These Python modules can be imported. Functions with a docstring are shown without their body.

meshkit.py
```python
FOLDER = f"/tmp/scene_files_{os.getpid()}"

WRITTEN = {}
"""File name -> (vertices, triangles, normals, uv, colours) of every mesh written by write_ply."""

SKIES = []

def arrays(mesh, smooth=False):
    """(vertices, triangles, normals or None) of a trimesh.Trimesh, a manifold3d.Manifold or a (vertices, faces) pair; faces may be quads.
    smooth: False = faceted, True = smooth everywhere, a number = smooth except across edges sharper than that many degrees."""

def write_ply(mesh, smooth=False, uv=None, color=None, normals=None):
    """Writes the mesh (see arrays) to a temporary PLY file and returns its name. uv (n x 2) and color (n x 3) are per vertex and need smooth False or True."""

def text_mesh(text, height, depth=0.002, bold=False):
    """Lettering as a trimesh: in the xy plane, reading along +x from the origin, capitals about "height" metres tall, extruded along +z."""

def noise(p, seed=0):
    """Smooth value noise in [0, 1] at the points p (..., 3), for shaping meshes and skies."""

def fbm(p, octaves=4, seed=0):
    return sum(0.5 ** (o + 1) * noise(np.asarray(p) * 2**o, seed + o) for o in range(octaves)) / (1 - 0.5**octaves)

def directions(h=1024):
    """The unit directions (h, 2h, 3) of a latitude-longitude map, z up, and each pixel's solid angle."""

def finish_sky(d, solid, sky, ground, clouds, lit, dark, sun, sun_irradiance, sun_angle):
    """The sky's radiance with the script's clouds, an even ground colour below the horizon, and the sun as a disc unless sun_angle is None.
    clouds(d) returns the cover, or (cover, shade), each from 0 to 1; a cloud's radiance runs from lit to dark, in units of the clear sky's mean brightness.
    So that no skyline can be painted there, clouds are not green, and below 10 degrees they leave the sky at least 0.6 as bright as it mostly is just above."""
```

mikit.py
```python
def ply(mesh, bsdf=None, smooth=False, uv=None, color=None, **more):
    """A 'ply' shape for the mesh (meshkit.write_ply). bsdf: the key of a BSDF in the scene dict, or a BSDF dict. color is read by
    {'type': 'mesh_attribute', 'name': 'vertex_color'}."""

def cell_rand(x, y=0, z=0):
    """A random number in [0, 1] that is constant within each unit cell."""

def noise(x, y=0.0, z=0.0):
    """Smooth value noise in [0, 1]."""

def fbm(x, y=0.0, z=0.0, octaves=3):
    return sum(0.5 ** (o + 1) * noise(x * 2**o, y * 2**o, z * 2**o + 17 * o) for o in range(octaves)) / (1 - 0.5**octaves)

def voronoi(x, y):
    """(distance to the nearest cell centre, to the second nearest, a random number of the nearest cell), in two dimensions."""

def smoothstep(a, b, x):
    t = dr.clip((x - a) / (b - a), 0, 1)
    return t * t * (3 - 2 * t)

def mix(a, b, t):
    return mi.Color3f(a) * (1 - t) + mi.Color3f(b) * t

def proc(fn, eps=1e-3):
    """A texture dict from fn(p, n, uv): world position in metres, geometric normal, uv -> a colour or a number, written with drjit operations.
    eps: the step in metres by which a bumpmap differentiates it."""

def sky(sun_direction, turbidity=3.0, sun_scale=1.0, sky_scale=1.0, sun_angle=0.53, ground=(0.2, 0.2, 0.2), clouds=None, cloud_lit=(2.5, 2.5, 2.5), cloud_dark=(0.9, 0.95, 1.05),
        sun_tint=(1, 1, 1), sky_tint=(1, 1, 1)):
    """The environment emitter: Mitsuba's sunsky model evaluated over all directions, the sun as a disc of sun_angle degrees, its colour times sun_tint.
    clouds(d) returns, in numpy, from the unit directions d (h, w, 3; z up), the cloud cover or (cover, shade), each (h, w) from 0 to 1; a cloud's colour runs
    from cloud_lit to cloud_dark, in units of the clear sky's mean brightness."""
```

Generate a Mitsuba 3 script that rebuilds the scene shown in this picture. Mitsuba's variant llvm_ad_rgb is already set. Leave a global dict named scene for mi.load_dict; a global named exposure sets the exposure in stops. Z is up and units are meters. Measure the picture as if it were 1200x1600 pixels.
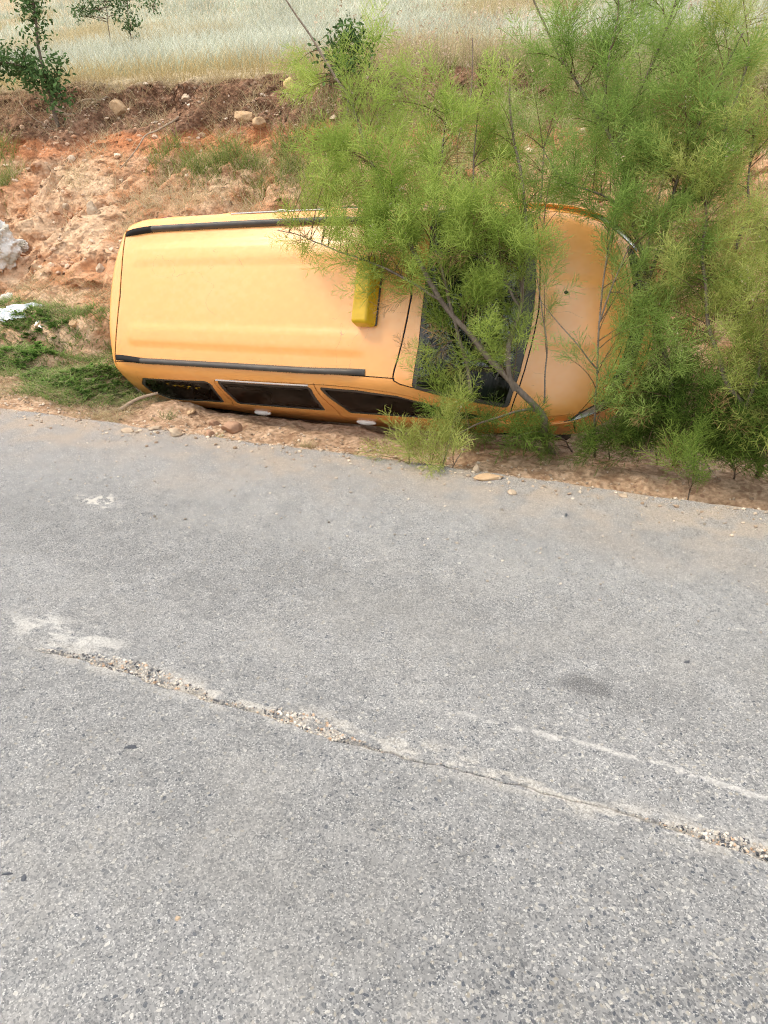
import math, random
import numpy as np, trimesh, shapely
import shapely.geometry as sg
from shapely.ops import unary_union
from scipy.interpolate import PchipInterpolator, RegularGridInterpolator, LinearNDInterpolator
from scipy.spatial import Delaunay, cKDTree
import drjit as dr
import mitsuba as mi
import mikit, meshkit
from mikit import proc, noise, fbm, voronoi, cell_rand, smoothstep, mix

T = mi.ScalarTransform4f
scene, labels = {}, {}

# ------------------------------------------------------------------ camera, sky, exposure
YAW, PITCH = math.radians(22.0), math.atan2(500.0, 1150.0)
EYE = np.array([0.0, 0.0, 1.7])
FWD = np.array([-math.sin(YAW) * math.cos(PITCH), math.cos(YAW) * math.cos(PITCH), -math.sin(PITCH)])
scene['camera'] = {'type': 'perspective', 'fov': math.degrees(2 * math.atan2(800, 1150)), 'fov_axis': 'y',
                   'near_clip': 0.05, 'far_clip': 1000.0,
                   'to_world': T().look_at(origin=EYE.tolist(), target=(EYE + FWD).tolist(), up=[0, 0, 1])}
scene['sky'] = mikit.sky((-0.45, -0.35, 0.8), turbidity=3, sun_scale=0.3, sun_angle=18, clouds=lambda d: 1.0,
                         cloud_lit=(2.42, 2.5, 2.62), ground=(0.22, 0.2, 0.18))
exposure = 2.87

# ------------------------------------------------------------------ helpers
def add(key, mesh, bsdf, smooth=False, color=None, label=None, cat=None, group=None, kind=None):
    assert key not in scene, key
    scene[key] = mikit.ply(mesh, bsdf, smooth=smooth, color=color)
    tag(key, label, cat, group, kind)

def tag(key, label=None, cat=None, group=None, kind=None):
    d = {k: v for k, v in (('label', label), ('category', cat), ('group', group), ('kind', kind)) if v}
    if d:
        labels[key] = {**labels.get(key, {}), **d}

USED = {}
def numbered(name):
    n = USED.get(name, -1) + 1
    USED[name] = n
    return name if n == 0 else f'{name}_{n:03d}'

def sst(a, b, x):
    t = np.clip((x - a) / (b - a), 0, 1)
    return t * t * (3 - 2 * t)

def fb(*c, oct=4, seed=0):
    return meshkit.fbm(np.stack(np.broadcast_arrays(*[np.asarray(v, float) for v in c]), -1), oct, seed)

def grid_mesh(P):
    n, m = P.shape[:2]
    i = np.arange(n * m).reshape(n, m)
    a, b, c, d = i[:-1, :-1].ravel(), i[1:, :-1].ravel(), i[1:, 1:].ravel(), i[:-1, 1:].ravel()
    return trimesh.Trimesh(P.reshape(-1, 3), np.vstack([np.stack([a, b, c], 1), np.stack([a, c, d], 1)]), process=False)

def tube(pts, rad, sides=6, caps=True):
    p = np.asarray(pts, float)
    r = np.broadcast_to(np.asarray(rad, float), (len(p),))
    t = np.gradient(p, axis=0)
    t /= np.linalg.norm(t, axis=1, keepdims=True) + 1e-12
    ref = np.array([0.31, 0.2, 0.93]) if abs(t[0] @ np.array([0.31, 0.2, 0.93])) < 0.9 else np.array([0.9, 0.1, 0.1])
    a = np.cross(t, ref); a /= np.linalg.norm(a, axis=1, keepdims=True) + 1e-12
    b = np.cross(t, a)
    g = np.arange(sides) * 2 * np.pi / sides
    v = p[:, None] + r[:, None, None] * (np.cos(g)[None, :, None] * a[:, None] + np.sin(g)[None, :, None] * b[:, None])
    i, j = np.meshgrid(np.arange(len(p) - 1), np.arange(sides), indexing='ij')
    q = np.stack([i * sides + j, i * sides + (j + 1) % sides, (i + 1) * sides + (j + 1) % sides, (i + 1) * sides + j], -1).reshape(-1, 4)
    f = np.vstack([q[:, [0, 1, 2]], q[:, [0, 2, 3]]])
    v = v.reshape(-1, 3)
    if caps:
        n = len(v)
        k = np.arange(sides)
        v = np.vstack([v, p[:1], p[-1:]])
        f = np.vstack([f, np.stack([(k + 1) % sides, k, k * 0 + n], 1),
                       np.stack([n - sides + k, n - sides + (k + 1) % sides, k * 0 + n + 1], 1)])
    return v, f

class Soup:
    def __init__(s): s.v, s.f, s.c, s.n = [], [], [], 0
    def add(s, v, f, c=None):
        s.v.append(v); s.f.append(np.asarray(f) + s.n); s.n += len(v)
        if c is not None: s.c.append(np.broadcast_to(c, (len(v), 3)))
    def mesh(s): return trimesh.Trimesh(np.vstack(s.v), np.vstack(s.f), process=False)
    def color(s): return np.vstack(s.c)

def blades(base, length, width, lean, droop, rng, seg=2, azim=None):
    """Grass blades as bent tapering ribbons: vertices (n, 2*seg+1, 3) and faces. lean: horizontal reach over length."""
    n = len(base)
    az = rng.uniform(0, 2 * np.pi, n) if azim is None else azim
    d = np.stack([np.cos(az), np.sin(az), az * 0], 1)
    side = np.stack([-np.sin(az), np.cos(az), az * 0], 1)
    tw = rng.uniform(0, 2 * np.pi, n)
    side = side * np.cos(tw)[:, None] + d * np.sin(tw)[:, None]
    rows = []
    for k in range(seg + 1):
        s = k / seg
        c = base + d * (length * (lean * s + droop * s * s))[:, None] + np.array([0, 0, 1.0]) * (length * (s - 0.5 * droop * s * s))[:, None]
        if k < seg:
            w = (width * (1 - 0.55 * s))[:, None] * side
            rows += [c - w / 2, c + w / 2]
        else:
            rows.append(c)
    v = np.stack(rows, 1)
    m = v.shape[1]
    f = []
    for k in range(seg - 1):
        f += [[2 * k, 2 * k + 1, 2 * k + 3], [2 * k, 2 * k + 3, 2 * k + 2]]
    f.append([2 * seg - 2, 2 * seg - 1, 2 * seg])
    f = (np.array(f)[None] + (np.arange(n) * m)[:, None, None]).reshape(-1, 3)
    return v, f

def rock_mesh(size, seed, sub=2, rough=0.35, flat=(1, 0.8, 0.6)):
    m = trimesh.creation.icosphere(subdivisions=sub)
    v = m.vertices.copy()
    rng = np.random.default_rng(seed)
    for _ in range(7):                       # knock flat facets off the ball
        n = rng.normal(size=3); n /= np.linalg.norm(n)
        d = rng.uniform(0.55, 0.85)
        h = v @ n
        v = v - np.maximum(h - d, 0)[:, None] * n
    v *= (1 + rough * (meshkit.fbm(v * 1.7 + seed * 3.1, 3, seed) - 0.5))[:, None]
    v = v * np.array(flat) * size / 2
    return trimesh.Trimesh(v, m.faces, process=False)

def placed(m, loc, rot=(0, 0, 0)):
    m = m.copy()
    m.apply_transform(trimesh.transformations.euler_matrix(*rot))
    m.apply_translation(loc)
    return m

def rbox(size, r=0.02, seg=3):
    """A rounded box."""
    s = np.array(size) / 2 - r
    m = trimesh.creation.icosphere(subdivisions=seg, radius=r)
    v = m.vertices + np.sign(np.round(m.vertices, 9)) * s
    h = trimesh.convex.convex_hull(v)
    return h

# ------------------------------------------------------------------ ground shape
RE = 4.52                                   # where the asphalt ends
PROF_R = PchipInterpolator([-9, -0.5, -0.12, 0.0, 0.2, 0.5, 0.8, 1.05, 1.35, 1.75, 2.05, 2.35, 2.8, 3.4, 3.85, 4.15, 4.4, 4.9, 6, 9, 14, 24, 45, 90, 260],
                           [-.25, -.10, -.07, -.06, -.095, -.10, -.11, -.18, -.30, -.25, .35, 1.02, 1.45, 1.95, 2.32, 2.66, 2.88, 3.0, 3.25, 4.0, 5.3, 8.4, 15.5, 24, 36])
PROF_L = PchipInterpolator([-9, -0.5, -0.12, 0.0, 0.2, 0.5, 0.8, 1.1, 1.4, 1.8, 2.2, 2.7, 3.3, 3.8, 4.15, 4.4, 4.9, 6, 9, 14, 24, 45, 90, 260],
                           [-.25, -.06, -.012, -.01, .04, .14, .27, .44, .60, .86, 1.2, 1.56, 1.98, 2.32, 2.68, 2.90, 3.02, 3.25, 4.0, 5.3, 8.4, 15.5, 24, 36])

def edge_shift(x):
    return 0.05 * (fb(x * 0.9, x * 0, x * 0, oct=4, seed=5) - 0.5) * 2

def ground_z(x, y):
    t = y - RE - edge_shift(x)
    w = sst(-4.55, -5.15, x)
    z = PROF_R(t) * (1 - w) + PROF_L(t) * w
    bank = sst(1.6, 2.3, t + 1.2 * w) * (1 - sst(4.1, 5.0, t))
    rimshift = 0.5 * (fb(x * 0.35, x * 0, x * 0, oct=3, seed=9) - 0.5)
    z = z + bank * (0.42 * (fb(x * 0.8, y * 0.5, 0.3 + 0 * x, oct=3, seed=2) - 0.5) + rimshift * 0.5)
    gully = np.abs(fb(x * 1.0 - 0.75 * y, y * 0.5, x * 0, oct=4, seed=3) - 0.5) * 2
    z = z - bank * (0.06 + 0.22 * sst(-4.0, -5.2, x)) * np.exp(-(gully / 0.12) ** 2)
    z = z + sst(3.2, 4.2, t) * (1 - sst(9, 20, t)) * np.clip(-0.035 * (x + 3.4), -0.16, 0.10)
    z = z + (0.02 + 0.10 * bank) * (fb(x * 3.2, y * 3.2, x * 0, oct=4, seed=4) - 0.5) * sst(0.05, 0.4, t)
    z = z + sst(0.02, 0.3, t) * (1 - bank) * 0.05 * (fb(x * 5, y * 5, x * 0, oct=4, seed=14) - 0.5)
    sh = sst(0.02, 0.15, t) * (1 - sst(1.2, 1.6, t)) * (1 - w)
    z = z + sh * 0.075 * ((1 - 2 * np.abs(fb(x * 2.6, y * 4.2, x * 0, oct=4, seed=15) - 0.5)) - 0.75) + sh * 0.03 * (fb(x * 14, y * 14, x * 0, oct=3, seed=16) - 0.5)
    z = z - 0.12 * sst(-1.1, 0.2, x) * np.exp(-((t - 0.30) / 0.13) ** 2)                  # the gutter deepens to the right
    z = z + 0.10 * np.exp(-((x + 4.15) / 0.35) ** 2 - ((y - 5.22) / 0.18) ** 2)            # earth pushed up by the tail
    z = z + sst(9, 30, t) * 1.5 * (fb(x * 0.06, y * 0.06, x * 0, oct=3, seed=6) - 0.5)
    return z

def spaced(lo, hi, step, far_lo, far_hi, grow=1.18):
    mid = list(np.arange(lo, hi + 1e-9, step))
    a, s = [], step
    x = lo
    while x > far_lo:
        s *= grow; x -= s; a.append(max(x, far_lo))
    b, s = [], step
    x = mid[-1]
    while x < far_hi:
        s *= grow; x += s; b.append(min(x, far_hi))
    return np.array(a[::-1] + mid + b)

xs = spaced(-9.5, 3.0, 0.03, -260, 260)
ys = np.concatenate([np.arange(4.2, 4.5, 0.06), np.arange(4.5, 9.3, 0.024), spaced(9.3, 12, 0.06, 9.3, 300, 1.12)[1:]])
X, Y = np.meshgrid(xs, ys, indexing='ij')
Z = ground_z(X, Y)
tt = Y - RE
bk = sst(1.7, 2.3, tt + 1.2 * sst(-4.55, -5.15, X)) * (1 - sst(4.3, 4.8, tt))
near = sst(-11, -9, X) * (1 - sst(3, 4.5, X))
# the cut face is pushed in and out, so that clods stand proud and overhang
bil = lambda k, sd: 1 - 2 * np.abs(fb(X * k, Z * k * 1.3, Y * k * .6, oct=4, seed=sd) - 0.5)       # rounded clods with sharp creases between
DY = bk * near * (0.20 * (fb(X * 1.7, Z * 2.3, Y * 0.6, oct=4, seed=21) - 0.5) + 0.24 * (bil(2.2, 22) - .8) + 0.13 * (bil(6.0, 25) - .8) + 0.05 * (fb(X * 14, Z * 14, Y * 6, oct=3, seed=26) - .5) + .085 * (bil(13, 28) - .8))
DZ = bk * near * (0.10 * (fb(X * 9, Y * 9, Z * 5, oct=3, seed=23) - 0.5) + 0.05 * (bil(9, 27) - .8))
rim = np.exp(-((tt - 4.12) / 0.22) ** 2) * near
DY = DY - rim * 0.16 * (0.2 + fb(X * 1.5, X * 0, X * 0, oct=3, seed=24))
GP = np.stack([X, Y - DY, Z + DZ], -1)
_tree = cKDTree(GP[:, :, :2].reshape(-1, 2)[:: 1])
_gz = GP[:, :, 2].ravel()
def gz(x, y):
    """Height of the built ground mesh at (x, y)."""
    d, i = _tree.query(np.stack(np.broadcast_arrays(np.asarray(x, float), np.asarray(y, float)), -1).reshape(-1, 2), k=3)
    w = 1 / (d + 1e-4)
    z = (w * _gz[i]).sum(1) / w.sum(1)
    return z if np.ndim(x) or np.ndim(y) else float(z[0])

def earth_color(p, n, uv):
    x, y, z = p.x, p.y, p.z
    n1 = fbm(x * 1.6, y * 1.6, z * 2.2, 4)
    n2 = fbm(x * 9, y * 9, z * 9, 4)
    n3 = fbm(x * 45, y * 45, z * 45, 3)
    clay = mix((0.38, 0.185, 0.095), (0.49, 0.28, 0.165), smoothstep(0.3, 0.7, n2))
    crust = mix((0.50, 0.33, 0.21), (0.58, 0.43, 0.29), n3)
    c = mix(clay, crust, smoothstep(0.40, 0.66, 0.65 * n1 + 0.35 * n2))
    # red clay seam under the topsoil, dark topsoil at the rim of the cut
    zz = z + 0.35 * (n1 - 0.5) + 0.10 * (n2 - 0.5)
    c = mix(c, mix((0.36, 0.125, 0.055), (0.43, 0.19, 0.09), n3), smoothstep(2.05, 2.2, zz) * 0.8)
    soil = mix((0.125, 0.070, 0.045), (0.27, 0.16, 0.105), smoothstep(0.35, 0.7, n2 * 0.5 + n3 * 0.5))
    c = mix(c, soil, smoothstep(2.28, 2.42, zz))
    # meadow floor of trodden straw
    straw = mix((0.30, 0.24, 0.14), (0.44, 0.38, 0.26), n2)
    c = mix(c, straw, smoothstep(2.95, 3.1, zz))
    # trampled shoulder: tan dust and fines
    dust = mix((0.30, 0.19, 0.12), (0.46, 0.33, 0.23), smoothstep(0.3, 0.7, 0.5 * n2 + 0.5 * n3))
    c = mix(c, dust, 1 - smoothstep(0.1, 0.45, zz))
    bits = noise(p.x * 30, p.y * 30, p.z * 30)
    c = mix(c, mix((0.50, 0.36, 0.25), (0.62, 0.52, 0.40), n3), 0.4 * smoothstep(0.74, 0.80, bits) * smoothstep(0.4, 0.6, n1))
    c = mix(c, mi.Color3f(0.20, 0.105, 0.06), 0.5 * smoothstep(0.24, 0.18, bits))
    return c * (0.70 + 0.6 * n3) * (0.88 + 0.24 * n2)

scene['mat_earth'] = {'type': 'twosided', 'bsdf': {'type': 'bumpmap', 'scale': 0.030,
    'tex': proc(lambda p, n, uv: fbm(p.x * 28, p.y * 28, p.z * 28, 5), eps=2e-3),
    'bsdf': {'type': 'diffuse', 'reflectance': proc(earth_color)}}}
add('bank', grid_mesh(GP), 'mat_earth', smooth=True, kind='structure', label='cut bank of red orange earth behind the car, with a dark topsoil rim')

# ground behind the photographer
xs2 = spaced(-20, 20, 2.0, -260, 260); ys2 = np.linspace(-260, -4.0, 40)
X2, Y2 = np.meshgrid(xs2, ys2, indexing='ij')
add('ground', grid_mesh(np.stack([X2, Y2, -0.06 + 0.15 * (fb(X2 * .2, Y2 * .2, X2 * 0) - .5) * sst(-4, -8, Y2)], -1)), 'mat_earth', smooth=True, kind='structure')

# ------------------------------------------------------------------ road
def crack_y(x):
    return 1.765 + 0.05 * (fb(x * 1.1, x * 0, x * 0, oct=4, seed=31) - 0.5) * 2 - 0.012 * x \
        + 0.028 * (fb(x * 5, x * 0, x * 0, oct=2, seed=39) - 0.5) + 0.016 * (fb(x * 19, x * 0, x * 0, oct=2, seed=40) - 0.5)
def crack_w(x):
    """How wide the groove is broken open, along the road."""
    return 0.007 + 0.011 * sst(-0.55, -0.95, x) + 0.030 * sst(0.50, 0.78, fb(x * 2.3, x * 0 + 3, x * 0, oct=3, seed=32)) \
        + 0.030 * np.exp(-((x + 0.98) / 0.14) ** 2) + 0.016 * np.exp(-((x + 1.75) / 0.35) ** 2) + 0.040 * np.exp(-((x - 0.38) / 0.2) ** 2)
def ridge_y(x):
    return 2.03 + 0.04 * (fb(x * 1.3, x * 0 + 7, x * 0, oct=4, seed=33) - 0.5) * 2 - 0.05 * (x - 0.4)

def road_z(x, y):
    z = 0.012 * (fb(x * 0.7, y * 0.7, x * 0, oct=3, seed=34) - 0.5)
    jag = 0.012 * (fb(x * 30, y * 30, x * 0, oct=3, seed=35) - 0.5)
    d = y - crack_y(x) + jag
    w = crack_w(x)
    act = sst(-2.32, -2.16, x)
    depth = 0.016 + 0.10 * w
    z = z - act * depth * sst(-0.002, 0.002, d) * (1 - sst(0.55, 1.25, d / w))                 # the open recess
    z = z - act * 0.005 * sst(0.0, 0.004, d) * np.exp(-np.maximum(d, 0) / 0.12)                 # the far slab has sunk
    rub = sst(0.0, 0.6, d / w) * (1 - sst(1.2, 2.4, d / w)) * act
    z = z + rub * 0.012 * (fb(x * 75, y * 75, x * 0, oct=3, seed=36) - 0.5)
    e = y - ridge_y(x) + jag
    z = z + 0.005 * np.exp(-(e / 0.012) ** 2) * sst(-0.9, -0.3, x)
    z = z + 0.0022 * (fb(x * 45, y * 45, x * 0, oct=2, seed=37) - 0.5)
    t = y - (RE + edge_shift(x))
    brk = 0.05 * (fb(x * 7, y * 7, x * 0, oct=3, seed=38) - 0.5)
    z = z - 0.13 * sst(-0.05, 0.04, t + brk)
    return z

xr = spaced(-3.6, 1.0, 0.009, -260, 260, 1.13)
yr = np.concatenate([np.linspace(-4.2, 0.2, 30), np.arange(0.3, 1.64, 0.018), np.arange(1.64, 1.748, 0.008), np.arange(1.748, 1.80, 0.002), np.arange(1.80, 1.92, 0.006), np.arange(1.92, 2.2, 0.008), np.arange(2.2, 4.3, 0.035), np.arange(4.3, 4.75, 0.014)])
XR, YR = np.meshgrid(xr, yr, indexing='ij')
YR = YR + (crack_y(np.clip(XR, -6, 3)) - 1.765) * np.exp(-((YR - 1.765) / 0.25) ** 2)

def asphalt_color(p, n, uv):
    x, y = p.x, p.y
    wx = 0.010 * (noise(x * 60, y * 60, 1.0) - 0.5) + x
    wy = 0.010 * (noise(x * 60, y * 60, 9.0) - 0.5) + y
    big = fbm(x * 0.7, y * 1.3, 0.0, 3)
    mid = fbm(x * 6, y * 6, 2.0, 3)
    d1, e1, r1 = voronoi(wx * 185, wy * 185)
    d2, e2, r2 = voronoi(wx * 78 + 3.3, wy * 78)
    binder = mix((0.15, 0.151, 0.153), (0.27, 0.27, 0.268), fbm(x * 260, y * 260, 1.0, 2))
    g1 = cell_rand(r1 * 977, 5.0, 1.0)
    s1 = mix(mix((0.10, 0.104, 0.112), (0.23, 0.23, 0.228), smoothstep(0.0, 0.5, g1)), mix((0.24, 0.239, 0.235), (0.44, 0.435, 0.42), r1), smoothstep(0.62, 1.0, g1))
    c = mix(binder, s1, 0.8 * smoothstep(0.05, 0.16, e1 - d1))
    # coarse stones laid bare in worn patches: white, blue black, tan
    worn = smoothstep(0.42, 0.60, fbm(x * 1.3 + 5, y * 1.9, 4.0, 4))
    g2 = cell_rand(r2 * 1013, 2.0, 3.0)
    g3 = cell_rand(r2 * 733, 1.0, 1.0)
    stone = mix(mix((0.050, 0.060, 0.078), (0.13, 0.135, 0.14), g3), mix((0.26, 0.235, 0.19), (0.45, 0.44, 0.41), g3), smoothstep(0.50, 0.54, g2))
    show = smoothstep(0.10, 0.2, e2 - d2) * smoothstep(0.43, 0.38, d2) * smoothstep(0.89, 0.91, cell_rand(r2 * 331, 4.0, 4.0) + 0.60 * (0.30 + 0.70 * worn) * smoothstep(-0.9, 0.4, x + 0.8 * (1.2 - y)) + 0.05 * worn)
    c = mix(c, stone, show * 0.85)
    fleck = cell_rand(x * 330, y * 330, 3.0)
    c = mix(c, mi.Color3f(0.50, 0.495, 0.48), 0.75 * smoothstep(0.955, 0.965, fleck))
    c = mix(c, mi.Color3f(0.075, 0.078, 0.085), 0.6 * smoothstep(0.05, 0.04, fleck))
    c = c * (0.79 + 0.40 * fbm(x * 22, y * 22, 5.0, 4))
    # polished wheel paths, grey fines between them
    path = smoothstep(0.60, 0.1, dr.abs(y - 2.62)) + 0.8 * smoothstep(0.42, 0.05, dr.abs(y - 1.25))
    c = c * (1.08 - 0.10 * smoothstep(0.35, 0.75, big) - 0.13 * path * smoothstep(0.2, 0.6, mid))
    dusty = smoothstep(0.42, 0.66, fbm(x * 0.9 + 9, y * 2.2, 7.0, 5)) * smoothstep(0.35, 0.65, mid)
    c = mix(c, mix((0.22, 0.215, 0.205), (0.36, 0.35, 0.33), g1), 0.28 * dusty)
    # earth carried from the shoulder
    ed = smoothstep(3.35, 4.55, y + 1.0 * (fbm(x * 1.4, y * 2.0, 9.0, 4) - 0.5))
    c = mix(c, mix((0.25, 0.205, 0.16), (0.42, 0.345, 0.27), g1), ed * (0.25 + 0.5 * smoothstep(0.35, 0.65, mid)))
    # pale broken fines along the open crack and the sealed ridge
    cy = 1.765 - 0.012 * x + 0.06 * (fbm(x * 2.2, 3.0, 1.0, 3) - 0.5)
    near = smoothstep(0.095, 0.0, dr.abs(y - cy - 0.05)) * smoothstep(-2.5, -2.1, x) * smoothstep(0.42, 0.58, fbm(x * 14.0, y * 30, 3.0, 4))
    c = mix(c, mix((0.28, 0.265, 0.24), (0.52, 0.50, 0.46), g1), near * 0.75)
    rcy = 2.03 - 0.05 * (x - 0.4)
    rg = smoothstep(0.020, 0.004, dr.abs(y - rcy + 0.10 * (fbm(x * 2.2, 7.0, 1.0, 3) - 0.5) + 0.03 * (fbm(x * 14, 7.0, 2.0, 3) - 0.5))) * smoothstep(-0.8, -0.2, x) * smoothstep(0.34, 0.52, fbm(x * 24, y * 50, 5.0, 4))
    c = mix(c, mix((0.32, 0.315, 0.30), (0.50, 0.49, 0.47), g1), rg * 0.8)
    far = smoothstep(0.42, 0.1, dr.sqrt(dr.square((x + 2.35) / 1.1) + dr.square((y - 1.93) / 0.30)) + 0.5 * (mid - 0.5)) * smoothstep(0.42, 0.62, fbm(x * 12, y * 24, 6.0, 3))
    c = mix(c, mix((0.34, 0.33, 0.31), (0.54, 0.53, 0.50), g1), far * 0.75)
    chip = smoothstep(1.0, 0.4, dr.sqrt(dr.square((x + 3.13) / 0.16) + dr.square((y - 3.14) / 0.10)) + 1.3 * (fbm(x * 16, y * 16, 8.0, 3) - 0.5)) * smoothstep(0.45, 0.6, fbm(x * 40, y * 40, 6.0, 2))
    c = mix(c, mi.Color3f(0.50, 0.48, 0.44), 0.8 * chip)
    tar = smoothstep(1.0, 0.3, dr.sqrt(dr.square((x + 0.135) / 0.13) + dr.square((y - 2.39) / 0.07)) + 1.1 * (mid - 0.5))
    c = mix(c, mi.Color3f(0.07, 0.07, 0.072), tar * 0.7 * smoothstep(0.15, 0.4, d1))
    return c

def asphalt_relief(p, n, uv):
    d, e, r = voronoi(p.x * 150 + 1.2 * (noise(p.x * 60, p.y * 60, 1.0) - 0.5), p.y * 150 + 1.2 * (noise(p.x * 60, p.y * 60, 9.0) - 0.5))
    return smoothstep(0.02, 0.35, e - d) * (0.4 + 0.6 * r) + 0.4 * noise(p.x * 320, p.y * 320, 0.0)
scene['mat_asphalt'] = {'type': 'twosided', 'bsdf': {'type': 'bumpmap', 'scale': 0.0022,
    'tex': proc(asphalt_relief, eps=8e-4),
    'bsdf': {'type': 'principled', 'base_color': proc(asphalt_color), 'roughness': 0.85, 'specular': 0.3}}}
add('road', grid_mesh(np.stack([XR, YR, road_z(XR, YR)], -1)), 'mat_asphalt', smooth=True, kind='structure', label='worn grey asphalt road with a long open crack')

# ------------------------------------------------------------------ the car: surface as a lofted grid, panels cut out of its unrolled skin
CAR_M = np.array([[0.99378936, -0.01686482, -0.10999218], [-0.09754859, 0.34358516, -0.93404149], [0.05354412, 0.93897008, 0.33980613]])
CAR_T = np.array([-2.628, 6.502, 0.477])
def car_to_world(v): return np.asarray(v) @ CAR_M.T + CAR_T

# stations:      X     bow    zbelt wbelt  zedge  wedge  zc   zsill wsill  shrink
ST = np.array([
    [-2.135,  -0.10, .90, .84, 1.330, .60, 1.400, .26, .76, .05],
    [-2.128,  -0.10, .90, .84, 1.330, .60, 1.400, .26, .76, .55],
    [-2.105,  -0.10, .91, .85, 1.335, .61, 1.415, .25, .77, .82],
    [-2.060,  -0.10, .92, .86, 1.345, .62, 1.435, .24, .78, .94],
    [-1.980,  -0.10, .925, .87, 1.352, .63, 1.455, .23, .79, .99],
    [-1.850,  -0.10, .925, .872, 1.360, .645, 1.470, .22, .80, 1.0],
    [-1.300,  -0.06, .915, .868, 1.372, .655, 1.492, .20, .81, 1.0],
    [-0.600,  -0.03, .905, .872, 1.375, .660, 1.500, .19, .81, 1.0],
    [ 0.100,   0.00, .895, .874, 1.365, .662, 1.496, .19, .81, 1.0],
    [ 0.650,   0.01, .888, .872, 1.335, .660, 1.470, .19, .81, 1.0],
    [ 1.040,   0.04, .883, .868, 1.285, .662, 1.420, .19, .81, 1.0],
    [ 1.280,   0.09, .880, .864, 1.175, .680, 1.320, .19, .81, 1.0],
    [ 1.540,   0.15, .878, .858, 1.040, .705, 1.190, .19, .81, 1.0],
    [ 1.760,   0.20, .872, .850, 0.955, .735, 1.070, .19, .81, 1.0],
    [ 1.860,   0.21, .865, .846, 0.935, .735, 1.030, .19, .81, 1.0],
    [ 2.100,   0.24, .835, .830, 0.885, .715, 0.960, .20, .80, 1.0],
    [ 2.300,   0.27, .790, .800, 0.830, .680, 0.890, .21, .78, .98],
    [ 2.400,   0.28, .755, .775, 0.790, .655, 0.835, .22, .76, .92],
    [ 2.450,   0.28, .735, .760, 0.765, .640, 0.800, .23, .74, .80],
    [ 2.475,   0.28, .720, .750, 0.750, .630, 0.780, .24, .73, .55],
    [ 2.482,   0.28, .715, .750, 0.745, .630, 0.775, .24, .73, .05]])
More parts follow.
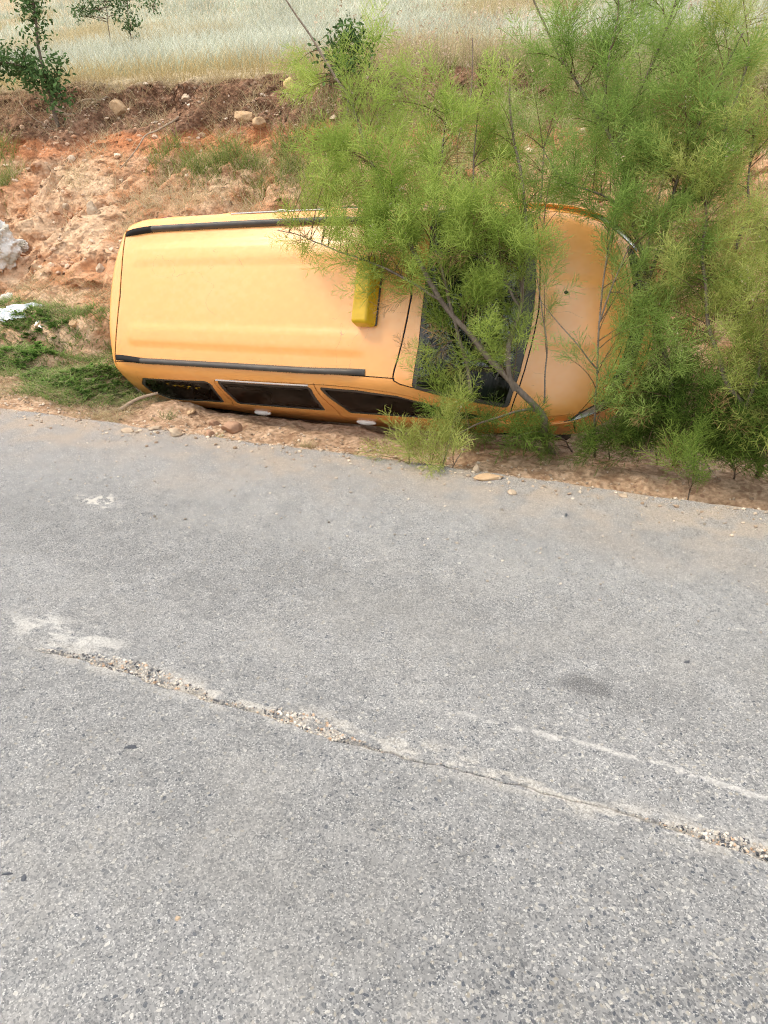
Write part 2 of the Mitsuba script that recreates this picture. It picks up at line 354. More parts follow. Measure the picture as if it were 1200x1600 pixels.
STU = np.concatenate([[0], np.cumsum(np.hypot(np.diff(ST[:, 0]), 0.35 * np.abs(np.diff(ST[:, 9]))))]) + ST[0, 0]
NU, NVH = 250, 90
ug = np.linspace(STU[0], STU[-1], NU)
PR = PchipInterpolator(STU, ST)(ug)
def half_profile(r):
    X_, bow, zb, wb, ze, we, zc, zs, ws, sh = r
    k = [(0, zs), (ws * .55, zs), (ws * .93, zs + .005), (ws, zs + .07), (wb * 1.015, .48), (wb * .992, zb - .12), (wb - .026, zb + .01), (wb - .045, zb + .05),
         (we + .045, ze - .05), (we + .012, ze + .005), (we - .055, ze + (zc - ze) * .50), (we - .17, ze + (zc - ze) * .71), (.30, ze + (zc - ze) * .925), (.15, ze + (zc - ze) * .985), (0, zc)]
    return np.array(k, float)
KS = np.array([0, .44, .75, .85, 1.12, 1.44, 1.57, 1.63, 2.03, 2.10, 2.19, 2.32, 2.52, 2.67, 2.83])
vg_h = np.linspace(0, KS[-1], NVH)
G = np.zeros((NU, NVH, 3))
for i, r in enumerate(PR):
    k = half_profile(r)
    yz = PchipInterpolator(KS, k)(vg_h)
    y, z = yz[:, 0], yz[:, 1]
    # pressed ribs of the roof, the bulge of the bonnet
    rib = 0.010 * sst(.262, .278, y) * (1 - sst(.405, .425, y)) * sst(-1.78, -1.70, r[0]) * (1 - sst(.55, .70, r[0])) * (vg_h > 2.0)
    bul = 0.016 * (1 - sst(.20, .27, y)) * sst(1.80, 1.9, r[0]) * (1 - sst(2.15, 2.4, r[0])) * (vg_h > 2.0)
    z = z + rib + bul
    x_ = r[0] - .13 * sst(-1.55, -2.08, r[0]) * np.clip((1.42 - z) / .5, 0, 1)
    c = 0.56
    y, z = y * r[9] ** .8 if r[9] < 1 else y, c + (z - c) * r[9]
    G[i] = np.stack([x_ - r[1] * np.minimum((y / .75) ** 2, 1.25), -y, z], -1)
vg = np.concatenate([vg_h - KS[-1], (KS[-1] - vg_h)[::-1][1:]])      # v < 0: right half, 0: centre line of the roof
GF = np.concatenate([G, G[:, ::-1][:, 1:] * np.array([1, -1, 1])], 1)
GF[..., 2] += 0.0025 * (fb(GF[..., 0] * 3, GF[..., 1] * 3, GF[..., 2] * 3, oct=2, seed=50) - .5) * (GF[..., 2] > 1)
SURF = RegularGridInterpolator((ug, vg), GF, bounds_error=False, fill_value=None)
NRM = np.cross(np.gradient(GF, axis=1), np.gradient(GF, axis=0))
NRM /= np.linalg.norm(NRM, axis=-1, keepdims=True) + 1e-12
if NRM[NU // 2, len(vg) // 2, 2] < 0: NRM = -NRM
NSURF = RegularGridInterpolator((ug, vg), NRM, bounds_error=False, fill_value=None)
U2, V2 = np.meshgrid(ug, vg, indexing='ij')
rt = (V2 < 0) & (V2 > -2.0) & (V2 < -0.60)
class Inverse:
    def __init__(self, p, uv):
        self.lin, self.tree, self.uv = LinearNDInterpolator(p, uv), cKDTree(p), uv
    def __call__(self, q):
        q = np.asarray(q, float).reshape(-1, 2)
        r = self.lin(q)
        bad = np.isnan(r[:, 0])
        if bad.any(): r[bad] = self.uv[self.tree.query(q[bad])[1]]
        return r
INV_SIDE = Inverse(GF[rt][:, [0, 2]], np.stack([U2[rt], V2[rt]], 1))
tp = (np.abs(V2) < .86)
INV_TOP = Inverse(GF[tp][:, [0, 1]], np.stack([U2[tp], V2[tp]], 1))

def dens(p, step=.02, closed=True):
    p = np.asarray(p, float)
    q = np.vstack([p, p[:1]]) if closed else p
    out = []
    for a, b in zip(q[:-1], q[1:]):
        n = max(1, int(np.ceil(np.linalg.norm(b - a) / step)))
        out += [a + (b - a) * t for t in np.arange(n) / n]
    if not closed: out.append(q[-1])
    return np.array(out)
def chaikin(p, n=2, closed=True):
    p = np.asarray(p, float)
    for _ in range(n):
        if closed:
            q = np.roll(p, -1, 0); p = np.stack([.75 * p + .25 * q, .25 * p + .75 * q], 1).reshape(-1, 2)
        else:
            q = np.stack([.75 * p[:-1] + .25 * p[1:], .25 * p[:-1] + .75 * p[1:]], 1).reshape(-1, 2); p = np.vstack([p[:1], q, p[-1:]])
    return p
def mirror(pg): return shapely.affinity.scale(pg, 1, -1, origin=(0, 0))
import shapely.affinity
def rounded(pg, r): return pg.buffer(0).buffer(-r).buffer(2 * r).buffer(-r)
def side_poly(pts, r=.035): return rounded(sg.Polygon(INV_SIDE(dens(pts))), r)
def side_line(pts, rnd=2): return sg.LineString(INV_SIDE(dens(chaikin(pts, rnd, False) if rnd else pts, closed=False)))
def top_poly(pts, r=.03): return rounded(sg.Polygon(INV_TOP(dens(pts))), r)
def top_line(pts, rnd=2): return sg.LineString(INV_TOP(dens(chaikin(pts, rnd, False) if rnd else pts, closed=False)))

def skin(pg, out=0.0, depth=0.008, step=.026):
    """The part of the car's surface inside the polygon pg (in u, v), as a shell from out down to out - depth."""
    soup = Soup()
    for g in getattr(pg, 'geoms', [pg]):
        if g.geom_type != 'Polygon' or g.area < 1e-5: continue
        rings = [dens(np.array(r.coords)[:-1], .016) for r in [g.exterior, *g.interiors]]
        x0, y0, x1, y1 = g.bounds
        gx, gy = np.meshgrid(np.arange(x0, x1, step), np.arange(y0, y1, step), indexing='ij')
        gx = gx + step * .5 * (np.arange(gx.shape[1]) % 2)
        inner = np.stack([gx.ravel(), gy.ravel()], 1)
        inner = inner[shapely.contains_xy(g.buffer(-.012), inner[:, 0], inner[:, 1])]
        b = np.vstack(rings); p = np.vstack([b, inner])
        tri = Delaunay(p).simplices
        ce = p[tri].mean(1)
        tri = tri[shapely.contains_xy(g.buffer(1e-6), ce[:, 0], ce[:, 1])]
        a = p[tri]
        ar = (a[:, 1, 0] - a[:, 0, 0]) * (a[:, 2, 1] - a[:, 0, 1]) - (a[:, 1, 1] - a[:, 0, 1]) * (a[:, 2, 0] - a[:, 0, 0])
        tri = tri[np.abs(ar) > 1e-9]; ar = ar[np.abs(ar) > 1e-9]
        tri = np.where((ar < 0)[:, None], tri[:, ::-1], tri)
        s, n = SURF(p), NSURF(p)
        top, bot = s + n * out, s + n * (out - depth)
        fn = np.cross(top[tri[:, 1]] - top[tri[:, 0]], top[tri[:, 2]] - top[tri[:, 0]])
        if (fn * n[tri[:, 0]]).sum() < 0: tri = tri[:, ::-1]
        N = len(p)
        v, f = [top], [tri]
        if depth > 0:
            v.append(bot[:len(b)]); k = 0
            for r in rings:
                m = len(r); i = np.arange(m) + k; j = (np.arange(m) + 1) % m + k
                f += [np.stack([i, j, j + N], 1), np.stack([i, j + N, i + N], 1)]
                k += m
        soup.add(np.vstack(v), np.vstack(f))
    m = soup.mesh()
    m.vertices = car_to_world(m.vertices)
    return m

# windows (car metres: x forward, z up) and seams
QW = [(-1.66, 1.315), (-.86, 1.36), (-1.02, .955), (-1.48, .945), (-1.68, .955), (-1.80, 1.06), (-1.78, 1.20)]
RW = [(-.775, 1.368), (.145, 1.372), (.05, .965), (-.87, .955)]
FW = [(.225, 1.368), (.56, 1.345), (.86, 1.295), (1.03, 1.215), (1.20, 1.09), (1.42, .965), (.285, .96)]
qw, rw, fw = side_poly(QW, .05), side_poly(RW), side_poly(FW, .02)
CAR_WIN = [qw, rw, fw]
WS = [(1.045, 0), (1.04, .33), (1.0, .628), (1.17, .655), (1.40, .675), (1.62, .69), (1.69, .43), (1.735, .16), (1.74, 0)]
WS = [(x, -y) for x, y in WS] + [(x, y) for x, y in WS[::-1][1:-1]]
ws_ = top_poly(WS, .03)
gap = .0045
seams = [
    top_line([(-1.855, 0.03), (-1.857, 0), (-1.873, -.30), (-1.912, -.48), (-1.93, -.60)], 1),                                 # tailgate, roof edge
    top_line([(.952, 0.03), (.952, 0), (.935, -.20), (.905, -.384), (.855, -.55), (.865, -.60), (1.03, -.632), (1.08, -.62)], 1),   # header strip
    top_line([(1.775, 0.03), (1.775, 0), (1.76, -.20), (1.71, -.48), (1.64, -.70), (1.64, -.71)], 1),                         # bonnet, rear edge
    top_line([(1.63, -.712), (1.80, -.735), (2.00, -.70), (2.10, -.665)], 1),                                               # bonnet, side
    side_line([(-.90, 1.00), (-.96, .90), (-.98, .60), (-.93, .30)], 1), side_line([(.17, .97), (.16, .30)], 0),               # doors
    side_line([(1.47, .995), (1.43, .93), (1.26, .62), (1.18, .42), (1.18, .28)], 1),
    side_line([(-.94, .30), (1.20, .30)], 0), side_line([(.185, 1.40), (.17, .92)], 0),
    side_line([(-.90, 1.00), (-.825, 1.30), (-.80, 1.392), (.185, 1.394), (.57, 1.368), (.88, 1.318), (1.06, 1.238), (1.23, 1.112), (1.40, 1.02), (1.49, .985)], 1),
    top_line([(-1.95, -.57), (-1.0, -.575), (.3, -.57), (.87, -.572)], 1)]
nose_u = float(INV_TOP([(2.36, 0.0)])[0, 0])
pts_n = INV_TOP([(2.10, -.665)])[0]
seams.append(sg.LineString([(nose_u, 0.03), (nose_u, 0), (nose_u - .005, -.3), (nose_u - .02, -.52), (pts_n[0], pts_n[1])]))
seams.append(sg.LineString([(pts_n[0], pts_n[1]), (nose_u - .02, -1.1), (nose_u - .05, -1.9), (nose_u - .05, -2.7)]))
tg_pt = INV_TOP([(-1.93, -.60)])[0]
tg_u = float(tg_pt[0])
seams.append(sg.LineString([tuple(tg_pt), (tg_u - .06, -1.0), (tg_u - .08, -1.9), (tg_u - .08, -2.7)]))
allseams = unary_union([s.buffer((.0085, .0065)[k] if k < 2 else gap, cap_style=2) for k, s in enumerate(seams)])
allseams = unary_union([allseams, mirror(allseams)])
winhalf = unary_union([w.buffer(.004) for w in CAR_WIN])
wins = unary_union([winhalf, mirror(winhalf), ws_.buffer(.004)])
def arch(cx):
    a = np.linspace(0, 2 * np.pi, 40)
    pts = INV_SIDE(np.stack([cx + .37 * np.cos(a), np.maximum(.31 + .37 * np.sin(a), .235)], 1))
    pts = pts[~np.isnan(pts[:, 0])]
    pg = sg.Polygon(pts).convex_hull
    return pg.union(sg.box(pg.bounds[0] + .02, -2.75, pg.bounds[2] - .02, pg.bounds[1] + .08))
WX = (-1.32, 1.62)
arches = unary_union([arch(x) for x in WX]); arches = unary_union([arches, mirror(arches)])
# lamps, grille, rear window
TL = sg.box(ug[0] + .03, -1.62, tg_u - .02, -1.02)
tl_pts = [(tg_u - .10, -.98), (tg_u - .02, -1.12), (tg_u + .10, -1.30), (tg_u + .08, -1.50), (tg_u - .09, -1.58), (tg_u - .19, -1.38), (tg_u - .20, -1.08)]
tail_l = sg.Polygon(chaikin(tl_pts, 2))
hl_pts = [(2.49, -.98), (2.55, -.74), (2.64, -.66), (2.725, -.60), (2.745, -.75), (2.71, -.98), (2.60, -1.10)]
head_l = sg.Polygon(chaikin(hl_pts, 2))
grille = sg.Polygon(chaikin([(nose_u + .025, -.60), (nose_u + .015, 0), (nose_u + .025, .60), (nose_u + .12, .62), (nose_u + .13, 0), (nose_u + .12, -.62)], 2))
rear_win = sg.Polygon(chaikin([(ug[0] + .06, -.50), (ug[0] + .06, .50), (ug[0] + .20, .62), (ug[0] + .22, 0), (ug[0] + .20, -.62)], 2))
lamps = unary_union([x.buffer(.003) for x in (tail_l, mirror(tail_l), head_l, mirror(head_l), grille)])
full = sg.box(ug[0] + .004, -2.60, ug[-1] - .004, 2.60)
paint = full.difference(unary_union([wins, allseams, arches, lamps]))
pieces = [g for g in paint.geoms if g.area > 1e-3]

def paint_color(p, n, uv):
    n1 = fbm(p.x * 2.2, p.y * 2.2, p.z * 2.2, 4)
    n2 = fbm(p.x * 22, p.y * 22, p.z * 22, 3)
    # faint scratches: thin lines where a stretched noise crosses its middle
    s1 = dr.abs(fbm(p.x * 3 + 0.6 * n1, p.z * 7, p.y * 2, 3) - 0.5)
    s2 = dr.abs(fbm(p.x * 9, p.z * 2.5 + n1, p.y * 3 + 4, 3) - 0.5)
    scr = smoothstep(0.0045, 0.0, s1) * smoothstep(0.52, 0.60, n1) + smoothstep(0.004, 0.0, s2) * smoothstep(0.62, 0.70, fbm(p.x * 1.3 + 7, p.z * 1.3, p.y, 3))
    c = mix((0.66, 0.285, 0.062), (0.70, 0.322, 0.082), n2)
    c = mix(c, mi.Color3f(0.60, 0.36, 0.15), 0.22 * smoothstep(0.46, 0.72, n1 * 0.6 + n2 * 0.4))
    return mix(c, mi.Color3f(0.30, 0.15, 0.06), 0.7 * dr.minimum(scr, 1))
scene['mat_paint'] = {'type': 'twosided', 'bsdf': {'type': 'principled', 'base_color': proc(paint_color), 'roughness': 0.36, 'specular': 0.95, 'clearcoat': 1.0, 'clearcoat_gloss': 0.75}}
scene['mat_gap'] = {'type': 'twosided', 'bsdf': {'type': 'diffuse', 'reflectance': {'type': 'rgb', 'value': (0.03, 0.03, 0.03)}}}
scene['mat_plastic'] = {'type': 'twosided', 'bsdf': {'type': 'principled', 'base_color': proc(lambda p, n, uv: mix((0.025, 0.024, 0.023), (0.075, 0.068, 0.06), fbm(p.x * 14, p.y * 14, p.z * 14, 4))), 'roughness': 0.5, 'specular': 0.5}}
scene['mat_tint'] = {'type': 'thindielectric', 'int_ior': 1.12, 'specular_transmittance': {'type': 'rgb', 'value': (0.15, 0.17, 0.20)}}
scene['mat_screen'] = {'type': 'thindielectric', 'int_ior': 1.34, 'specular_transmittance': {'type': 'rgb', 'value': (0.30, 0.46, 0.44)}}
scene['mat_interior'] = {'type': 'twosided', 'bsdf': {'type': 'diffuse', 'reflectance': {'type': 'rgb', 'value': (0.03, 0.031, 0.034)}}}
scene['mat_seat'] = {'type': 'twosided', 'bsdf': {'type': 'diffuse', 'reflectance': {'type': 'rgb', 'value': (0.06, 0.061, 0.068)}}}
scene['mat_visor'] = {'type': 'twosided', 'bsdf': {'type': 'diffuse', 'reflectance': {'type': 'rgb', 'value': (0.55, 0.53, 0.52)}}}
scene['mat_trim'] = {'type': 'twosided', 'bsdf': {'type': 'principled', 'base_color': {'type': 'rgb', 'value': (0.42, 0.40, 0.38)}, 'roughness': 0.4}}
scene['mat_chrome'] = {'type': 'twosided', 'bsdf': {'type': 'principled', 'base_color': {'type': 'rgb', 'value': (0.8, 0.79, 0.76)}, 'metallic': 0.7, 'roughness': 0.22}}
scene['mat_sign'] = {'type': 'twosided', 'bsdf': {'type': 'principled', 'base_color': proc(lambda p, n, uv: mix((0.46, 0.29, 0.006), (0.58, 0.38, 0.014), fbm(p.x * 18, p.y * 18, p.z * 18, 3))), 'roughness': 0.35, 'specular': 0.5}}
scene['mat_lamp_red'] = {'type': 'twosided', 'bsdf': {'type': 'principled', 'base_color': {'type': 'rgb', 'value': (0.30, 0.03, 0.03)}, 'roughness': 0.12, 'clearcoat': 1.0}}
scene['mat_lamp_white'] = {'type': 'twosided', 'bsdf': {'type': 'principled', 'base_color': {'type': 'rgb', 'value': (0.62, 0.56, 0.55)}, 'roughness': 0.12, 'clearcoat': 1.0}}
scene['mat_lamp_glass'] = {'type': 'thindielectric', 'int_ior': 1.5}
scene['mat_tyre'] = {'type': 'twosided', 'bsdf': {'type': 'diffuse', 'reflectance': proc(lambda p, n, uv: mix((0.03, 0.03, 0.03), (0.12, 0.09, 0.07), fbm(p.x * 10, p.y * 10, p.z * 10, 3)))}}
scene['mat_rim'] = {'type': 'twosided', 'bsdf': {'type': 'principled', 'base_color': {'type': 'rgb', 'value': (0.45, 0.45, 0.46)}, 'metallic': 0.6, 'roughness': 0.4}}

CAR = 'taxi_estate_car'
tag(CAR, 'overturned yellow taxi estate car lying on its side, roof towards the road', 'car')
def cadd(part, mesh, bsdf, smooth=40, world=True, label=None):
    if not world:
        mesh = mesh.copy(); mesh.vertices = car_to_world(mesh.vertices)
    sub = part.split('__')
    key = CAR + '__' + '__'.join(sub[:-1] + [sub[-1]])
    k = key if key not in scene else None
    i = 1
    while k is None:
        if f'{key}_{i:03d}' not in scene: k = f'{key}_{i:03d}'
        i += 1
    add(k, mesh, bsdf, smooth=smooth, label=label)
    return k

REFS = [('roof', (-.5, 0)), ('roof', (-.5, -.1)), ('windscreen_header', (.97, 0)), ('tailgate', (-2.02, 0)), ('bonnet', (1.95, 0.0))]
SREFS = [('rear_door', (-.6, .6)), ('front_door', (.4, .6)), ('front_wing', (1.45, .80)), ('body_side', (-1.55, .80)), ('body_side', (-1.0, 1.38)), ('rear_bumper', (-2.05, .5)), ('front_bumper', (2.2, .5))]
named = {}
def inside(g, q): return g.buffer(.002).contains(sg.Point(*q))
rest = []
for g in pieces:
    nm = None
    for name, q in REFS:
        if inside(g, INV_TOP([q])[0]): nm = name
    for name, q in SREFS:
        q2 = INV_SIDE([q])[0]
        if inside(g, q2) or inside(g, (q2[0], -q2[1])): nm = nm or name
    if nm is None: rest.append(g)
    else: cadd(nm, skin(g), 'mat_paint')
if rest: cadd('body_trim', trimesh.util.concatenate([skin(g) for g in rest]), 'mat_paint')
print('pieces', len(pieces), 'rest', len(rest), [round(g.area, 3) for g in rest])

# under the panels: a dark inner shell with holes where the windows are
hole = unary_union([unary_union([w.buffer(-.03) for w in CAR_WIN]), ws_.buffer(-.03)])
hole = unary_union([hole, mirror(hole)])
ce_u, ce_v = (ug[:-1] + ug[1:]) / 2, (vg[:-1] + vg[1:]) / 2
CU, CV = np.meshgrid(ce_u, ce_v, indexing='ij')
keep = ~shapely.contains_xy(hole, CU.ravel(), CV.ravel())
base = grid_mesh(GF - NRM * .0085)
nq = len(keep)
base = trimesh.Trimesh(base.vertices, np.vstack([base.faces[:nq][keep], base.faces[nq:][keep]]), process=False)
base.remove_unreferenced_vertices()
cadd('inner_shell', base, 'mat_gap', smooth=True, world=False)

# glass with its black edge band
for k, w in enumerate(CAR_WIN):
    nm = ('quarter_window', 'rear_side_window', 'front_side_window')[k]
    for s in (0, 1):
        pg = mirror(w) if s else w
        key = cadd(nm, skin(pg.buffer(-.022), out=-.004, depth=0), 'mat_tint', smooth=True)
        add(key + '__seal', skin(pg.difference(pg.buffer(-.026)), out=-.002, depth=.008), 'mat_plastic', smooth=40)
key = cadd('windscreen', skin(ws_.buffer(-.022), out=-.003, depth=0), 'mat_screen', smooth=True)
add(key + '__seal', skin(ws_.difference(ws_.buffer(-.03)), out=-.001, depth=.008), 'mat_plastic', smooth=40)
cowl = top_poly([(1.672, -.50), (1.722, -.2), (1.73, 0), (1.722, .2), (1.672, .5), (1.62, .5), (1.665, .2), (1.672, 0), (1.665, -.2), (1.62, -.5)], .01)
add(key + '__cowl_panel', skin(cowl, out=.004, depth=.01), 'mat_plastic', smooth=40)
for y0, y1 in ((.05, -.50), (.55, .02)):
    pts = np.array([(1.665 - .18 * (y / .75) ** 2 - .05 * k / 8, y) for k, y in enumerate(np.linspace(y0, y1, 9))])
    q = INV_TOP(pts); v, f = tube(SURF(q) + NSURF(q) * .014, .008, 6)
    add(numbered(key + '__wiper'), trimesh.Trimesh(car_to_world(v), f, process=False), 'mat_plastic', smooth=40)
rk = cadd('rear_window', skin(rear_win, out=.003, depth=.006), 'mat_plastic')
# bright strip over the rear side window
for s in (1, -1):
    q = INV_SIDE(dens([(-.78, 1.382), (-.35, 1.386), (.13, 1.384)], .03, False)) * [1, s]
    v, f = tube(SURF(q) + NSURF(q) * .004, .007, 6)
    cadd('window_trim', trimesh.Trimesh(v, f, process=False), 'mat_trim', world=False)
# the faint yellow lettering on the quarter window is no longer legible: short worn strokes
rngc = np.random.default_rng(4)
strokes = Soup()
for k in range(11):
    x0 = -1.42 + .035 * k + rngc.uniform(-.006, .006)
    for j in range(2):
        a = np.array([x0 + rngc.uniform(-.006, .014), 1.23 + rngc.uniform(-.03, .03)]); b = a + rngc.uniform(-.022, .022, 2)
        d = (b - a) / (np.linalg.norm(b - a) + 1e-9); nn = np.array([-d[1], d[0]]) * .004
        q = INV_SIDE(np.array([a - nn, b - nn, b + nn, a + nn]))
        P = SURF(q) - NSURF(q) * .0022
        strokes.add(car_to_world(P), [[0, 1, 2], [0, 2, 3]])
add(CAR + '__quarter_window__worn_lettering', strokes.mesh(), 'mat_sign', label='worn yellow lettering', kind='stuff')

# roof rails: flattened bars on feet
for s in (-1, 1):
    xr_ = np.linspace(-1.90, .64, 60)
    y_ = s * (.556 - .012 * sst(.1, .64, xr_) - .02 * sst(-1.5, -1.9, xr_))
    q = INV_TOP(np.stack([xr_, y_], 1)); P = SURF(q); Nn = NSURF(q)
    h = .034 * sst(-1.91, -1.76, xr_) * (1 - sst(.48, .65, xr_)) + .006
    prof = np.array([(-.024, -.004), (-.023, .6), (-.014, .95), (0, 1.05), (.014, .95), (.023, .6), (.024, -.004)])
    rows = []
    for k in range(len(xr_)):
        side = np.cross(Nn[k], P[min(k + 1, 59)] - P[max(k - 1, 0)]); side /= np.linalg.norm(side)
        rows.append([P[k] + side * a + Nn[k] * (b * h[k]) for a, b in prof])
    m = grid_mesh(np.array(rows))
    rk = cadd('roof_rail', m, 'mat_plastic', smooth=50, world=False)
    k = 9
    add(rk + '__end_cap', trimesh.Trimesh(car_to_world((np.array(rows)[:k] + Nn[:k, None] * .0022).reshape(-1, 3)), grid_mesh(np.array(rows)[:k]).faces, process=False), 'mat_gap', smooth=50)

# taxi sign: a tapered rounded box across the roof
q = INV_TOP([(.635, 0.02)]); P0, N0 = SURF(q)[0], NSURF(q)[0]
m = rbox((.175, .50, .13), .03, 3)
v = m.vertices.copy()
v[:, :2] *= (1 - .28 * np.clip((v[:, 2:] + .07) / .14, 0, 1) * np.array([1.0, .22]))
m = trimesh.Trimesh(v + P0 + np.array([0, .0, .065]), m.faces, process=False)
sk = cadd('taxi_sign', m, 'mat_sign', smooth=35, world=False, label='yellow box shaped roof sign')
m = rbox((.172, .47, .02), .008, 2); m.apply_translation(P0 + np.array([0, 0, .004]))
add(sk + '__base', trimesh.Trimesh(car_to_world(m.vertices), m.faces, process=False), 'mat_plastic', smooth=35)

# door handles: pale oval pulls
for s in (1, -1):
    for x in (-.70, .36):
        q = INV_SIDE([(x, .805)]) * [1, s]
        m = trimesh.creation.icosphere(subdivisions=3)
        m.vertices = m.vertices * np.array([.092, .024, .032]) + SURF(q)[0] + NSURF(q)[0] * .014
        hk = cadd('door_handle', m, 'mat_handle', smooth=True, world=False)
scene['mat_handle'] = {'type': 'twosided', 'bsdf': {'type': 'principled', 'base_color': {'type': 'rgb', 'value': (0.72, 0.69, 0.64)}, 'roughness': 0.3, 'specular': 0.6}}
# washer nozzle on the bonnet
q = INV_TOP([(1.94, .139)])
m = trimesh.creation.icosphere(subdivisions=2); m.vertices = m.vertices * np.array([.016, .013, .009]) + SURF(q)[0]
cadd('washer_nozzle', m, 'mat_gap', smooth=True, world=False)
# lamps and grille
for s in (0, 1):
    w = mirror(tail_l) if s else tail_l
    k = cadd('tail_light', skin(w.buffer(-.004), out=.004, depth=.012), 'mat_lamp_white')
    add(k + '__red_lens', skin(w.buffer(-.004).intersection(sg.box(tg_u - .075, -9, 9, 9)), out=.007, depth=.004), 'mat_lamp_red', smooth=40)
    w = mirror(head_l) if s else head_l
    k = cadd('headlight', skin(w.buffer(-.004), out=-.006, depth=.004), 'mat_chrome')
    add(k + '__lens', skin(w.buffer(-.003), out=.003, depth=0), 'mat_lamp_glass', smooth=True)
    add(k + '__bezel', skin(w.difference(w.buffer(-.012)), out=.004, depth=.012), 'mat_plastic', smooth=40)
gk = cadd('grille', skin(grille.buffer(-.004), out=-.006, depth=.004), 'mat_gap')
for k in range(4):
    q = np.stack([np.full(30, nose_u + .04 + .022 * k), np.linspace(-.56, .56, 30)], 1)
    v, f = tube(SURF(q) + NSURF(q) * .002, .006, 6)
    add(numbered(gk + '__slat'), trimesh.Trimesh(car_to_world(v), f, process=False), 'mat_plastic', smooth=40)

# cabin
def rb(size, loc, r=.05, rot=0):
    m = rbox(size, r, 2)
    m.apply_transform(trimesh.transformations.rotation_matrix(rot, [0, 1, 0])); m.apply_translation(loc)
    return m
for y in (-.37, .37):
    k = cadd('front_seat', rb((.50, .48, .16), (.20, y, .50)), 'mat_seat', world=False)
    m = rb((.14, .46, .62), (-.10, y, .80), rot=-.25); add(k + '__backrest', trimesh.Trimesh(car_to_world(m.vertices), m.faces, process=False), 'mat_seat', smooth=40)
    m = rb((.09, .26, .17), (-.20, y, 1.17), .035); add(k + '__headrest', trimesh.Trimesh(car_to_world(m.vertices), m.faces, process=False), 'mat_seat', smooth=40)
k = cadd('rear_seat', rb((.50, 1.25, .16), (-.75, 0, .50)), 'mat_seat', world=False)
m = rb((.14, 1.25, .62), (-1.03, 0, .80), rot=-.3); add(k + '__backrest', trimesh.Trimesh(car_to_world(m.vertices), m.faces, process=False), 'mat_seat', smooth=40)
cadd('dashboard', rb((.50, 1.36, .34), (1.22, 0, .76), .08), 'mat_interior', world=False)
a = np.linspace(0, 2 * np.pi, 33)
v, f = tube(np.stack([.93 - .1 * np.sin(a), .37 + .185 * np.cos(a), .88 + .16 * np.sin(a)], 1), .016, 7)
cadd('steering_wheel', trimesh.Trimesh(v, f, process=False), 'mat_interior', world=False)
for y in (-.36, .36):
    cadd('sun_visor', rb((.17, .40, .02), (.80, y, 1.335), .008, .25), 'mat_visor', world=False)
m = rb((.24, .02, .10), (.10, -.57, 1.17), .008); cadd('window_paper', m, 'mat_visor', world=False)

# floor pan, wheels
cadd('floor_pan', rb((3.9, 1.5, .06), (.15, 0, .24), .02), 'mat_gap', world=False)
for x in WX:
    for y in (-.76, .76):
        pr = np.array([(.16, -.09), (.20, -.10), (.29, -.095), (.312, -.07), (.315, 0), (.312, .07), (.29, .095), (.20, .10), (.16, .09)])
        m = trimesh.creation.revolve(pr, sections=40)
        m.apply_transform(trimesh.transformations.rotation_matrix(math.pi / 2, [1, 0, 0])); m.apply_translation((x, y * .98, .31))
        k = cadd('wheel', m, 'mat_tyre', world=False)
        so = [trimesh.creation.cylinder(.19, .10, sections=32)]
        for j in range(8):
            h = trimesh.creation.cylinder(.022, .02, sections=8); h.apply_translation((.125 * math.cos(j * math.pi / 4), .125 * math.sin(j * math.pi / 4), .055)); so.append(h)
        h = trimesh.creation.cylinder(.05, .13, sections=20); so.append(h)
        m = trimesh.util.concatenate(so); m.apply_transform(trimesh.transformations.rotation_matrix(math.pi / 2, [1, 0, 0])); m.apply_translation((x, y * .98, .31))
        add(k + '__rim', trimesh.Trimesh(car_to_world(m.vertices), m.faces, process=False), 'mat_rim', smooth=30)


# ------------------------------------------------------------------ tamarisks
def leaf_bsdf(trans=0.7, rough=0.6):
    return {'type': 'principledthin', 'base_color': {'type': 'mesh_attribute', 'name': 'vertex_color'}, 'roughness': rough, 'diff_trans': trans, 'eta': 1.35}
scene['mat_needle'] = leaf_bsdf(1.25)
scene['mat_blade'] = leaf_bsdf(0.6)
scene['mat_oakleaf'] = leaf_bsdf(0.5, 0.45)
scene['mat_bark'] = {'type': 'twosided', 'bsdf': {'type': 'bumpmap', 'scale': 0.003, 'tex': proc(lambda p, n, uv: fbm(p.x * 90, p.y * 90, p.z * 30, 3), eps=2e-3),
    'bsdf': {'type': 'diffuse', 'reflectance': proc(lambda p, n, uv: mix((0.075, 0.058, 0.045), (0.25, 0.205, 0.165), fbm(p.x * 60, p.y * 60, p.z * 22, 4)))}}}
scene['mat_twig'] = {'type': 'twosided', 'bsdf': {'type': 'diffuse', 'reflectance': {'type': 'rgb', 'value': (0.13, 0.085, 0.055)}}}

